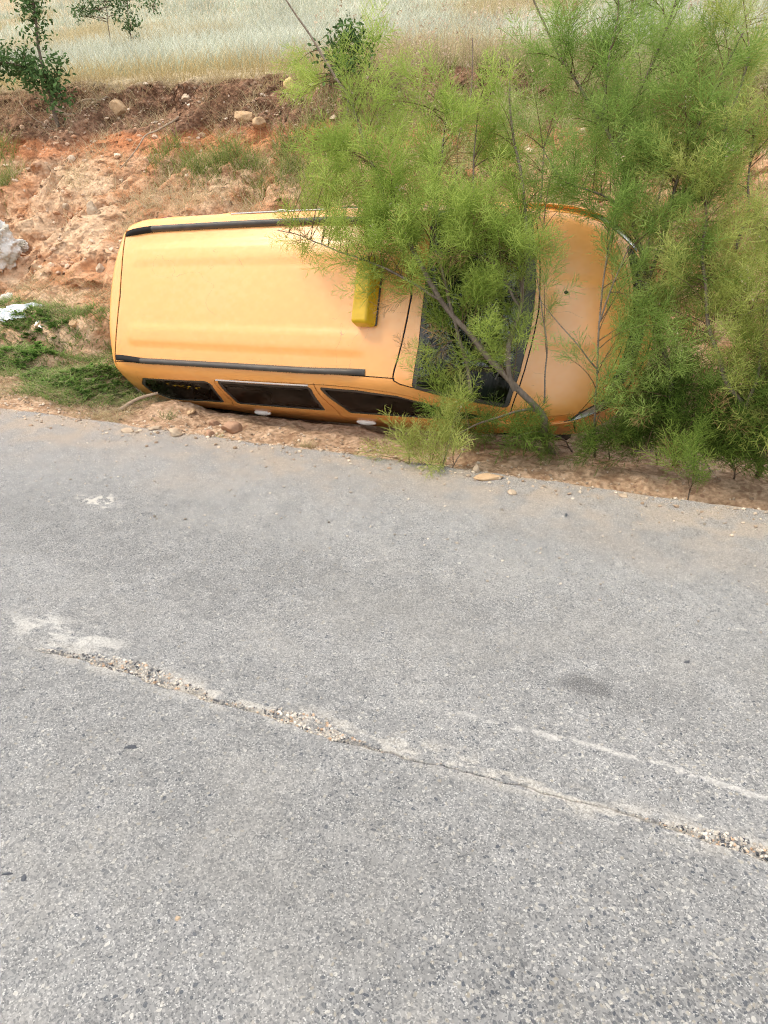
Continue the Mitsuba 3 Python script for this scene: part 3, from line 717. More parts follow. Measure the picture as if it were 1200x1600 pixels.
def make_plume(seed, n=28):
    """A feathery spray along +z, one unit long: thin lozenges with finer needles on them."""
    rng = np.random.default_rng(seed)
    V, F, S = [], [], []
    bend = rng.uniform(-.25, .25, 2)
    def axis(s): return np.array([bend[0] * s * s, bend[1] * s * s, s])
    def loz(a, b, w, sa, sb):
        d = b - a; L = np.linalg.norm(d); d = d / L
        r = np.cross(d, rng.normal(size=3)); r /= np.linalg.norm(r)
        m = a + (b - a) * .4
        k = len(V)
        V.extend([a, m + r * w / 2, b, m - r * w / 2]); S.extend([sa, (sa + sb) / 2, sb, (sa + sb) / 2])
        F.extend([[k, k + 1, k + 2], [k, k + 2, k + 3]])
    loz(axis(0), axis(.55), .022, 0, .5); loz(axis(.5), axis(1.0), .018, .5, 1)
    for i in range(n):
        s = .06 + .90 * (i + rng.uniform(0, 1)) / n
        az = i * 2.4 + rng.uniform(-.5, .5)
        L = (.42 * (1 - .62 * s) + .08) * rng.uniform(.7, 1.25)
        el = rng.uniform(.65, 1.05)
        d = np.array([math.cos(az) * math.sin(el), math.sin(az) * math.sin(el), math.cos(el)])
        a = axis(s); b = a + d * L + np.array([0, 0, .10 * L])
        loz(a, b, .0155, s, min(1, s + .35))
        for _ in range(2):
            q = rng.uniform(.25, .8); e = d + rng.normal(size=3) * .55; e /= np.linalg.norm(e)
            loz(a + (b - a) * q, a + (b - a) * q + e * L * rng.uniform(.3, .55), .012, s, min(1, s + .4))
    return np.array(V), np.array(F), np.array(S)
PLUMES = [make_plume(100 + k) for k in range(7)]
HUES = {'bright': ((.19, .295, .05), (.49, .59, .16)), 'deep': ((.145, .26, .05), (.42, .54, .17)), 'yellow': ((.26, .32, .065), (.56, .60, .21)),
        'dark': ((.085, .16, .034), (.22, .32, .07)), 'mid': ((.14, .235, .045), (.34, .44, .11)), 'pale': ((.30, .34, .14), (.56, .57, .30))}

def stem_mesh(pts, r0, r1, rng):
    p = np.array(pts, float)
    s = np.concatenate([[0], np.cumsum(np.linalg.norm(np.diff(p, axis=0), axis=1))])
    u = np.linspace(0, s[-1], max(8, int(s[-1] / .05)))
    q = PchipInterpolator(s, p)(u)
    w = np.stack([meshkit.noise(np.stack([u * 5, u * 0 + k * 7 + rng.uniform(0, 50), u * 0], 1)) for k in range(3)], 1) - .5
    q = q + w * .035 * sst(0, .15, u)[:, None]
    r = r0 + (r1 - r0) * (u / u[-1]) ** .8
    return q, r

def frame(d):
    d = d / np.linalg.norm(d, axis=1, keepdims=True)
    ref = np.where(np.abs(d[:, 2:]) < .9, [0, 0, 1.0], [1.0, 0, 0])
    a = np.cross(d, ref); a /= np.linalg.norm(a, axis=1, keepdims=True)
    return a, np.cross(d, a), d

def clear_of_car(p, rng):
    """Pushes a point that falls inside the car out through its roof, bonnet or screen."""
    q = CAR_M.T @ (p - CAR_T)
    if -2.2 < q[0] < 2.55 and abs(q[1]) < .86:
        top = float(np.interp(q[0], [-2.2, 1.0, 1.76, 2.4, 2.55], [1.52, 1.50, 1.12, .92, .6]))
        if q[2] < top + .05:
            q[2] = top + rng.uniform(.05, .26)
            return CAR_M @ q + CAR_T
    return p

def build_tamarisk(k, spec):
    name, label, stems, clouds, hue = spec
    rng = np.random.default_rng(700 + k)
    key = numbered(name)
    tag(key, label, 'shrub')
    nodes = []
    for j, (pts, r0, r1) in enumerate(stems):
        pts = [list(p) for p in pts]
        if j == 0 or pts[0][2] < 0.10: pts[0][2] = min(pts[0][2], gz(pts[0][0], pts[0][1]) - .03)
        q, r = stem_mesh(pts, r0, r1, rng)
        v, f = tube(q, r, 7)
        add(key + '__' + ('stem' if j == 0 else f'stem_{j:03d}'), trimesh.Trimesh(v, f, process=False), 'mat_bark', smooth=True)
        nodes.append(q[len(q) // 5:])
    nodes = np.vstack(nodes)
    tr = cKDTree(nodes)
    twigs, PP, PD, PS = Soup(), [], [], []
    FL = []
    for c, rad, dens in clouds:
        c, rad = np.array(c), np.array(rad)
        n = int(dens * PLUME_K * math.pi * rad[0] * rad[2]) + 3
        nb = max(2, n // 5)
        for b in range(nb):
            d = rng.normal(size=3); d *= rng.uniform(0, 1) ** .45 / np.linalg.norm(d)
            tip = c + d * rad * 1.15
            tip = clear_of_car(tip, rng)
            g = gz(tip[0], tip[1]) + .03 if tip[1] > 4.5 else .03
            tip[2] = max(tip[2], g)
            s = nodes[tr.query(tip - np.array([0, 0, .14]) + rng.normal(size=3) * .07)[1]]
            L = np.linalg.norm(tip - s)
            if L > 1.0: s = tip - (tip - s) * (1.0 / L); L = 1.0
            mid = s + (tip - s) * .45 + np.array([0, 0, .16 * L]) + rng.normal(size=3) * .05 * L
            u = np.linspace(0, 1, 6)[:, None]
            q = (1 - u) ** 2 * s + 2 * u * (1 - u) * mid + u * u * tip
            v, f = tube(q, np.linspace(.0035, .0012, 6), 4, caps=False)
            twigs.add(v, f)
            for m in range(5):
                t = rng.uniform(.35, 1.0) if m else 1.0
                p = (1 - t) ** 2 * s + 2 * t * (1 - t) * mid + t * t * tip
                e = (tip - mid) / (np.linalg.norm(tip - mid) + 1e-9) + rng.normal(size=3) * .45 + np.array([0, 0, .55])
                PP.append(p); PD.append(e); PS.append(rng.uniform(.14, .31))
                if rng.uniform() < FLOWER.get(hue, 0): FL.append(p + e / np.linalg.norm(e) * .12)
    PP, PD, PS = np.array(PP), np.array(PD), np.array(PS)
    a, b, d = frame(PD)
    lo, hi = np.array(HUES[hue][0]), np.array(HUES[hue][1])
    which = rng.integers(0, len(PLUMES), len(PP))
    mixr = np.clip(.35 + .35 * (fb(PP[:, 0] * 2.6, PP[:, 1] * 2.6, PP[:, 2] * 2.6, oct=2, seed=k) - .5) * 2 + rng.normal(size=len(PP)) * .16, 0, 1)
    fol = Soup()
    for w, (V, F, S) in enumerate(PLUMES):
        i = np.nonzero(which == w)[0]
        if not len(i): continue
        ps = PS[i][:, None, None]
        v = PP[i][:, None] + ps * (V[None, :, :1] * a[i][:, None] + V[None, :, 1:2] * b[i][:, None] + V[None, :, 2:] * d[i][:, None])
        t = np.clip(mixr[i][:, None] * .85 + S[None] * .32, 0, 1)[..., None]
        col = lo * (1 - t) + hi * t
        dead = (rng.uniform(0, 1, len(i)) < .035)[:, None, None]
        col = np.where(dead, np.array([.34, .23, .12]) * (.6 + .8 * t), col)
        f = (F[None] + (np.arange(len(i)) * len(V))[:, None, None]).reshape(-1, 3)
        fol.add(v.reshape(-1, 3), f, col.reshape(-1, 3))
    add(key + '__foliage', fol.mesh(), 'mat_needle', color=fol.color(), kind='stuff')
    add(key + '__twig', twigs.mesh(), 'mat_twig', smooth=True, kind='stuff')
    if FL:
        fl = Soup()
        for p in FL:
            m = 16
            o = p + rng.normal(size=(m, 3)) * np.array([.016, .016, .03])
            v = (o[:, None] + rng.normal(size=(m, 3, 3)) * .0045).reshape(-1, 3)
            fl.add(v, np.arange(m * 3).reshape(-1, 3), np.array([.55, .47, .36]) * rng.uniform(.75, 1.1))
        add(key + '__flower_spray', fl.mesh(), 'mat_blade', color=fl.color(), kind='stuff')
    return len(PP)
PLUME_K = 250
FLOWER = {'bright': .035, 'deep': .05, 'yellow': .08, 'pale': .06}
TAMARISKS = [('tamarisk', 'tall feathery tamarisk leaning left across the car windscreen and roof', [([[-0.81, 5.594, -0.14], [-0.814, 4.95, 0.268], [-1.077, 4.85, 0.555], [-1.321, 4.8, 0.824], [-1.528, 4.8, 1.04], [-1.731, 4.85, 1.311], [-1.997, 5.0, 1.621], [-2.177, 5.1, 1.978], [-2.359, 5.2, 2.297], [-2.615, 5.3, 2.586], [-2.947, 5.4, 2.961]], 0.03, 0.005), ([[-1.008, 4.86, 0.472], [-1.079, 4.85, 0.705], [-1.027, 4.9, 1.012], [-1.03, 5.0, 1.321], [-1.109, 5.1, 1.7], [-1.223, 5.2, 2.11], [-1.305, 5.3, 2.478]], 0.02, 0.005), ([[-1.298, 4.8, 0.436], [-1.358, 4.8, 0.672], [-1.427, 4.8, 0.921], [-1.551, 4.85, 1.237], [-1.655, 5.0, 1.584], [-1.656, 5.1, 1.968], [-1.654, 5.2, 2.27]], 0.014, 0.004), ([[-1.027, 4.9, 1.012], [-1.128, 4.9, 1.128], [-1.284, 4.95, 1.396], [-1.417, 5.05, 1.776], [-1.442, 5.15, 2.149]], 0.01, 0.004), ([[-1.528, 4.8, 1.04], [-1.755, 4.8, 1.153], [-2.148, 4.85, 1.3], [-2.562, 4.9, 1.391], [-2.843, 4.95, 1.447]], 0.01, 0.003), ([[-0.814, 4.95, 0.268], [-0.897, 4.9, 0.34], [-1.136, 4.8, 0.273], [-1.3, 4.75, 0.209], [-1.419, 4.7, 0.108]], 0.012, 0.004)], [([-1.513, 4.85, 1.396], [np.float64(0.539), np.float64(0.264), np.float64(0.352)], 1.5), ([-2.02, 5.0, 1.7], [np.float64(0.516), np.float64(0.323), np.float64(0.43)], 1.2), ([-2.268, 5.15, 2.137], [np.float64(0.455), np.float64(0.341), np.float64(0.477)], 0.5), ([-1.346, 5.1, 1.795], [np.float64(0.393), np.float64(0.295), np.float64(0.476)], 0.95), ([-1.852, 5.15, 2.031], [np.float64(0.297), np.float64(0.223), np.float64(0.34)], 0.4), ([-2.523, 4.92, 1.348], [np.float64(0.339), np.float64(0.108), np.float64(0.144)], 0.55), ([-2.726, 4.92, 1.386], [np.float64(0.173), np.float64(0.075), np.float64(0.1)], 0.6), ([-1.96, 4.85, 1.223], [np.float64(0.347), np.float64(0.146), np.float64(0.195)], 1.2), ([-1.251, 4.9, 1.041], [np.float64(0.317), np.float64(0.19), np.float64(0.253)], 1.1), ([-1.494, 4.8, 0.683], [np.float64(0.217), np.float64(0.163), np.float64(0.283)], 0.6), ([-1.173, 4.85, 0.677], [np.float64(0.172), np.float64(0.129), np.float64(0.257)], 0.6), ([-1.255, 4.72, 0.82], [np.float64(0.188), np.float64(0.125), np.float64(0.167)], 0.5), ([-1.336, 5.2, 2.257], [np.float64(0.243), np.float64(0.182), np.float64(0.284)], 0.15), ([-2.713, 5.3, 2.592], [np.float64(0.221), np.float64(0.166), np.float64(0.354)], 0.3), ([-1.237, 4.95, 1.318], [np.float64(0.291), np.float64(0.218), np.float64(0.333)], 1.2), ([-2.423, 5.05, 1.781], [np.float64(0.31), np.float64(0.233), np.float64(0.31)], 0.6), ([-1.353, 4.76, 0.306], [np.float64(0.176), np.float64(0.073), np.float64(0.097)], 0.3)], 'bright'), ('tamarisk', 'tallest tamarisk, with a forked grey trunk, rising in front of the car nose', [([[0.085, 5.872, -0.14], [-0.04, 5.1, 0.55], [-0.158, 5.15, 0.864], [-0.285, 5.2, 1.132], [-0.346, 5.25, 1.323], [-0.443, 5.3, 1.587], [-0.58, 5.35, 1.923], [-0.692, 5.4, 2.091], [-0.884, 5.45, 2.335], [-1.079, 5.5, 2.597], [-1.221, 5.5, 2.847]], 0.03, 0.006), ([[-0.58, 5.35, 1.923], [-0.547, 5.35, 2.066], [-0.479, 5.4, 2.243], [-0.403, 5.45, 2.483], [-0.335, 5.5, 2.747]], 0.014, 0.005), ([[-0.692, 5.4, 2.091], [-0.683, 5.4, 2.355], [-0.68, 5.45, 2.599], [-0.695, 5.5, 2.838]], 0.01, 0.004), ([[-0.285, 5.2, 1.132], [-0.216, 5.2, 1.518], [-0.16, 5.25, 1.877], [-0.073, 5.3, 2.217], [0.044, 5.35, 2.537]], 0.014, 0.005), ([[-0.443, 5.3, 1.587], [-0.668, 5.25, 1.7], [-0.869, 5.2, 1.775], [-1.017, 5.25, 1.963]], 0.01, 0.003), ([[-0.487, 5.624, -0.14], [-0.476, 4.9, 0.555], [-0.515, 4.95, 0.953], [-0.529, 5.0, 1.259], [-0.502, 5.1, 1.591]], 0.01, 0.004), ([[-0.485, 4.9, 0.638], [-0.617, 4.85, 0.802], [-0.773, 4.85, 0.952], [-0.884, 4.85, 1.065]], 0.006, 0.002), ([[-0.515, 4.95, 0.953], [-0.457, 4.95, 1.19], [-0.395, 5.0, 1.413]], 0.006, 0.002), ([[-0.815, 4.9, 0.393], [-0.808, 4.85, 0.705], [-0.869, 4.85, 1.027], [-0.938, 4.9, 1.253], [-0.928, 5.0, 1.477]], 0.006, 0.002)], [([-0.78, 5.45, 2.47], [np.float64(0.479), np.float64(0.3), np.float64(0.4)], 0.95), ([-0.454, 5.5, 2.559], [np.float64(0.351), np.float64(0.234), np.float64(0.312)], 0.6), ([-0.307, 5.25, 1.879], [np.float64(0.391), np.float64(0.293), np.float64(0.391)], 2.1), ([-0.619, 5.4, 2.143], [np.float64(0.443), np.float64(0.241), np.float64(0.322)], 0.7), ([-0.888, 5.25, 1.887], [np.float64(0.286), np.float64(0.184), np.float64(0.245)], 0.6), ([-0.793, 5.1, 1.57], [np.float64(0.284), np.float64(0.122), np.float64(0.162)], 0.8), ([-0.385, 5.05, 1.447], [np.float64(0.217), np.float64(0.148), np.float64(0.197)], 1.1), ([-0.336, 4.95, 1.08], [np.float64(0.127), np.float64(0.095), np.float64(0.278)], 1.1), ([-0.486, 5.0, 1.222], [np.float64(0.14), np.float64(0.105), np.float64(0.24)], 0.35), ([-0.381, 4.95, 0.719], [np.float64(0.144), np.float64(0.108), np.float64(0.206)], 0.9), ([-0.094, 5.15, 1.337], [np.float64(0.277), np.float64(0.208), np.float64(0.357)], 1.1), ([-0.112, 5.0, 0.73], [np.float64(0.244), np.float64(0.183), np.float64(0.366)], 1.1), ([-0.745, 4.86, 1.071], [np.float64(0.182), np.float64(0.136), np.float64(0.323)], 0.15), ([-1.038, 5.5, 2.595], [np.float64(0.285), np.float64(0.183), np.float64(0.244)], 0.7), ([-0.514, 4.9, 0.718], [np.float64(0.247), np.float64(0.185), np.float64(0.371)], 0.16), ([-0.139, 5.35, 2.191], [np.float64(0.344), np.float64(0.258), np.float64(0.344)], 0.9)], 'deep'), ('tamarisk', 'yellow green tamarisk with pale flower tufts at the right edge, with a slanting bare stem', [([[0.635, 5.632, -0.14], [0.416, 4.95, 0.464], [0.247, 4.9, 0.7], [0.14, 4.95, 0.915], [0.081, 5.0, 1.169], [0.022, 5.1, 1.417], [0.0, 5.2, 1.77], [0.049, 5.3, 2.114], [0.096, 5.4, 2.447]], 0.022, 0.005), ([[0.7, 4.9, 1.309], [0.529, 4.9, 1.129], [0.406, 4.92, 1.084], [0.314, 4.95, 1.031], [0.281, 4.95, 0.924]], 0.012, 0.005), ([[0.412, 4.9, 0.476], [0.437, 4.85, 0.802], [0.414, 4.9, 1.123], [0.392, 4.95, 1.433]], 0.012, 0.004), ([[0.209, 5.2, 1.379], [0.247, 5.2, 1.56], [0.337, 5.2, 1.631], [0.504, 5.2, 1.801]], 0.01, 0.005), ([[0.247, 5.2, 1.56], [0.206, 5.25, 1.838], [0.203, 5.3, 2.109]], 0.008, 0.003)], [([0.156, 5.0, 1.246], [np.float64(0.305), np.float64(0.228), np.float64(0.343)], 1.2), ([0.332, 4.9, 0.822], [np.float64(0.306), np.float64(0.23), np.float64(0.306)], 1.2), ([-0.042, 5.1, 1.595], [np.float64(0.306), np.float64(0.201), np.float64(0.267)], 1.0), ([0.209, 5.25, 1.973], [np.float64(0.223), np.float64(0.168), np.float64(0.372)], 0.6), ([0.102, 5.4, 2.415], [np.float64(0.26), np.float64(0.195), np.float64(0.334)], 0.55), ([0.358, 4.95, 1.258], [np.float64(0.185), np.float64(0.139), np.float64(0.296)], 0.8), ([0.566, 4.85, 0.661], [np.float64(0.302), np.float64(0.227), np.float64(0.34)], 1.2), ([-0.066, 5.1, 1.036], [np.float64(0.241), np.float64(0.181), np.float64(0.281)], 0.9), ([-0.064, 5.3, 1.947], [np.float64(0.308), np.float64(0.202), np.float64(0.27)], 0.8)], 'yellow'), ('tamarisk', 'low dark green tamarisk thicket spreading along the ditch under the car nose', [([[-0.661, 5.654, -0.14], [-0.692, 5.1, 0.1], [-0.858, 5.0, 0.152], [-1.025, 4.95, 0.104]], 0.008, 0.003), ([[-0.374, 5.686, -0.14], [-0.395, 5.15, 0.144], [-0.492, 5.1, 0.285]], 0.006, 0.003), ([[-0.046, 5.705, -0.14], [-0.11, 5.2, 0.209], [-0.255, 5.15, 0.387]], 0.006, 0.003), ([[0.226, 5.659, -0.14], [0.129, 5.1, 0.265], [0.019, 5.1, 0.47]], 0.006, 0.003), ([[0.18, 5.749, -0.14], [-0.043, 4.95, 0.121], [-0.204, 4.95, 0.114]], 0.006, 0.003), ([[-0.909, 5.64, -0.14], [-1.105, 5.1, 0.074], [-1.319, 5.0, 0.103]], 0.006, 0.003)], [([-1.0, 5.05, 0.082], [np.float64(0.253), np.float64(0.055), np.float64(0.073)], 2.2), ([-0.814, 5.05, 0.057], [np.float64(0.182), np.float64(0.048), np.float64(0.064)], 2.0), ([-0.583, 5.0, 0.059], [np.float64(0.222), np.float64(0.027), np.float64(0.036)], 1.6), ([-0.352, 5.0, 0.102], [np.float64(0.218), np.float64(0.046), np.float64(0.061)], 2.0), ([-0.253, 5.15, 0.207], [np.float64(0.154), np.float64(0.099), np.float64(0.132)], 1.3), ([-0.065, 5.15, 0.206], [np.float64(0.261), np.float64(0.163), np.float64(0.217)], 2.4), ([-0.132, 5.2, 0.364], [np.float64(0.174), np.float64(0.13), np.float64(0.196)], 1.4), ([-1.2, 5.0, 0.112], [np.float64(0.253), np.float64(0.069), np.float64(0.092)], 1.6), ([0.161, 5.1, 0.312], [np.float64(0.252), np.float64(0.189), np.float64(0.252)], 2.2), ([0.013, 5.2, 0.489], [np.float64(0.256), np.float64(0.192), np.float64(0.256)], 1.6), ([-0.216, 5.05, 0.149], [np.float64(0.217), np.float64(0.081), np.float64(0.108)], 1.6)], 'dark'), ('tamarisk', 'dark green tamarisk sprawling over the ditch at the right edge of the picture', [([[0.484, 5.528, -0.14], [0.372, 5.0, 0.193], [0.293, 5.0, 0.438]], 0.008, 0.003), ([[0.687, 5.472, -0.14], [0.584, 4.95, 0.235], [0.476, 4.95, 0.43]], 0.008, 0.003), ([[0.314, 5.575, -0.14], [0.185, 5.0, 0.169], [0.101, 4.95, 0.218]], 0.006, 0.003)], [([0.291, 5.0, 0.226], [np.float64(0.247), np.float64(0.124), np.float64(0.165)], 2.2), ([0.506, 4.95, 0.267], [np.float64(0.24), np.float64(0.165), np.float64(0.22)], 2.3), ([0.583, 4.95, 0.521], [np.float64(0.234), np.float64(0.175), np.float64(0.273)], 1.8), ([0.724, 4.9, 0.227], [np.float64(0.235), np.float64(0.132), np.float64(0.176)], 2.0), ([0.406, 5.05, 0.437], [np.float64(0.243), np.float64(0.152), np.float64(0.203)], 1.6)], 'dark'), ('tamarisk', 'small bright tamarisk tuft at the asphalt edge, below the front of the windscreen', [([[-1.395, 4.5, -0.066], [-1.377, 4.5, 0.061], [-1.353, 4.55, 0.206], [-1.308, 4.6, 0.374]], 0.007, 0.002), ([[-1.395, 4.5, -0.066], [-1.482, 4.48, 0.008], [-1.61, 4.45, 0.001]], 0.005, 0.002), ([[-1.386, 4.5, -0.065], [-1.266, 4.5, 0.075], [-1.219, 4.55, 0.178]], 0.005, 0.002)], [([-1.35, 4.55, 0.126], [np.float64(0.138), np.float64(0.097), np.float64(0.129)], 1.3), ([-1.391, 4.48, -0.003], [np.float64(0.194), np.float64(0.058), np.float64(0.078)], 1.5), ([-1.656, 4.45, -0.052], [np.float64(0.242), np.float64(0.026), np.float64(0.035)], 0.5), ([-1.297, 4.6, 0.31], [np.float64(0.094), np.float64(0.07), np.float64(0.102)], 0.8), ([-1.537, 4.5, 0.086], [np.float64(0.152), np.float64(0.052), np.float64(0.07)], 0.9)], 'yellow'), ('tamarisk', 'small tamarisk sprig hanging over the sandy shoulder at the lower right', [([[0.167, 4.65, 0.194], [0.185, 4.6, 0.151], [0.203, 4.55, 0.088]], 0.005, 0.002), ([[0.167, 4.65, 0.194], [0.121, 4.6, 0.142], [0.09, 4.55, 0.114]], 0.004, 0.002), ([[0.167, 4.65, 0.194], [0.256, 4.6, 0.161], [0.285, 4.55, 0.129]], 0.004, 0.002)], [([0.185, 4.6, 0.151], [np.float64(0.155), np.float64(0.082), np.float64(0.109)], 1.6), ([0.155, 4.68, 0.265], [np.float64(0.117), np.float64(0.059), np.float64(0.078)], 0.6)], 'mid'), ('tamarisk', 'pale sparse tamarisk standing on the bank behind the others, at the upper right', [([[-0.43, 6.6, 1.561], [-0.313, 6.6, 2.056], [-0.201, 6.7, 2.483], [-0.13, 6.8, 2.855], [-0.092, 6.9, 3.143]], 0.016, 0.005), ([[-0.313, 6.6, 2.056], [-0.611, 6.7, 2.502], [-0.758, 6.8, 2.857]], 0.01, 0.004), ([[-0.201, 6.7, 2.483], [0.049, 6.8, 2.804], [0.135, 6.9, 3.048]], 0.008, 0.003)], [([-0.252, 6.7, 2.526], [np.float64(0.522), np.float64(0.285), np.float64(0.379)], 0.5), ([0.02, 6.8, 2.727], [np.float64(0.373), np.float64(0.245), np.float64(0.327)], 0.5), ([-0.594, 6.7, 2.374], [np.float64(0.392), np.float64(0.257), np.float64(0.343)], 0.45), ([-0.34, 6.6, 1.925], [np.float64(0.392), np.float64(0.257), np.float64(0.343)], 0.5), ([0.134, 6.7, 2.304], [np.float64(0.282), np.float64(0.212), np.float64(0.376)], 0.5)], 'pale'), ('tamarisk', 'pale wispy tamarisk behind the car roof, in front of the reddish gap in the bank', [([[-2.005, 6.4, 1.552], [-1.972, 6.5, 2.039], [-1.911, 6.6, 2.461], [-1.942, 6.7, 2.832]], 0.012, 0.004), ([[-1.674, 6.4, 1.555], [-1.619, 6.5, 1.986], [-1.644, 6.6, 2.405]], 0.01, 0.004), ([[-1.228, 6.3, 1.513], [-1.236, 6.4, 1.975], [-1.175, 6.5, 2.203]], 0.01, 0.004)], [([-1.942, 6.5, 1.991], [np.float64(0.317), np.float64(0.238), np.float64(0.37)], 0.25), ([-1.563, 6.5, 1.938], [np.float64(0.363), np.float64(0.272), np.float64(0.415)], 0.4), ([-1.216, 6.4, 1.747], [np.float64(0.305), np.float64(0.229), np.float64(0.356)], 0.5), ([-2.124, 6.4, 1.749], [np.float64(0.374), np.float64(0.241), np.float64(0.321)], 0.4), ([-1.271, 6.5, 2.161], [np.float64(0.251), np.float64(0.151), np.float64(0.201)], 0.3)], 'pale'), ('tamarisk', 'tamarisk on the road edge beyond the right of the picture', [([[1.843, 4.7, -0.289], [1.604, 4.75, 0.425], [1.449, 4.8, 1.25], [1.377, 4.9, 1.985]], 0.03, 0.006), ([[1.604, 4.75, 0.425], [1.175, 4.75, 1.081], [0.986, 4.8, 1.548]], 0.015, 0.005)], [([1.438, 4.8, 1.089], [np.float64(0.533), np.float64(0.4), np.float64(0.533)], 1.3), ([1.153, 4.9, 1.848], [np.float64(0.581), np.float64(0.387), np.float64(0.516)], 1.1), ([1.832, 4.7, 0.643], [np.float64(0.593), np.float64(0.395), np.float64(0.527)], 1.3), ([0.976, 4.85, 1.388], [np.float64(0.374), np.float64(0.281), np.float64(0.442)], 1.2)], 'deep')]
OAKS = [('dark leafed oak sapling hanging over the left end of the bank rim', [([[-7.938, 8.4, 2.719], [-7.969, 8.35, 2.965], [-7.979, 8.3, 3.238], [-7.965, 8.3, 3.509], [-7.965, 8.3, 3.839], [-7.906, 8.3, 4.155]], 0.03, 0.01), ([[-7.984, 8.35, 3.036], [-8.244, 8.3, 3.148], [-8.548, 8.2, 3.221], [-8.97, 8.2, 3.278]], 0.016, 0.006), ([[-7.933, 8.35, 2.893], [-7.7, 8.25, 2.803], [-7.681, 8.15, 2.688]], 0.01, 0.004)], [([-8.392, 8.25, 3.198], [np.float64(0.388), np.float64(0.233), np.float64(0.194)], 420), ([-7.933, 8.25, 3.009], [np.float64(0.273), np.float64(0.164), np.float64(0.176)], 300), ([-7.769, 8.2, 2.787], [np.float64(0.144), np.float64(0.086), np.float64(0.112)], 130), ([-7.994, 8.3, 3.723], [np.float64(0.172), np.float64(0.103), np.float64(0.172)], 120), ([-7.979, 8.3, 3.496], [np.float64(0.111), np.float64(0.066), np.float64(0.142)], 70), ([-7.983, 8.3, 3.97], [np.float64(0.232), np.float64(0.139), np.float64(0.193)], 120), ([-7.7, 8.3, 3.155], [np.float64(0.111), np.float64(0.067), np.float64(0.111)], 50), ([-8.871, 8.2, 3.238], [np.float64(0.327), np.float64(0.196), np.float64(0.245)], 200)]), ('grey green oak sapling in the meadow, its crown cut by the top edge', [([[-11.997, 14.5, 4.603], [-11.996, 14.5, 4.962], [-12.044, 14.5, 5.406], [-12.022, 14.5, 5.94]], 0.009, 0.006), ([[-11.615, 14.7, 4.632], [-11.625, 14.7, 4.859], [-11.583, 14.7, 5.299], [-11.57, 14.7, 5.838]], 0.009, 0.006), ([[-11.134, 14.9, 5.082], [-11.083, 14.9, 5.624]], 0.01, 0.006)], [([-12.583, 14.5, 5.204], [np.float64(0.345), np.float64(0.207), np.float64(0.212)], 170), ([-12.206, 14.5, 5.418], [np.float64(0.654), np.float64(0.392), np.float64(0.327)], 300), ([-11.892, 14.7, 5.212], [np.float64(0.29), np.float64(0.174), np.float64(0.238)], 150), ([-11.581, 14.7, 4.833], [np.float64(0.265), np.float64(0.159), np.float64(0.291)], 170), ([-11.17, 14.9, 5.261], [np.float64(0.184), np.float64(0.11), np.float64(0.184)], 60), ([-11.694, 14.9, 5.62], [np.float64(0.658), np.float64(0.395), np.float64(0.329)], 200)]), ('small dark oak bush on the bank rim above the car roof', [([[-3.894, 8.5, 2.678], [-3.85, 8.5, 2.922], [-3.821, 8.5, 3.219]], 0.016, 0.005), ([[-3.891, 8.5, 2.802], [-4.08, 8.5, 3.024], [-4.13, 8.5, 3.148]], 0.01, 0.004)], [([-3.791, 8.5, 3.205], [np.float64(0.193), np.float64(0.116), np.float64(0.221)], 260), ([-3.887, 8.5, 2.984], [np.float64(0.21), np.float64(0.126), np.float64(0.154)], 170), ([-4.1, 8.5, 3.128], [np.float64(0.084), np.float64(0.051), np.float64(0.126)], 60)])]

n_pl = [build_tamarisk(k, s) for k, s in enumerate(TAMARISKS)]
print('plumes', n_pl)

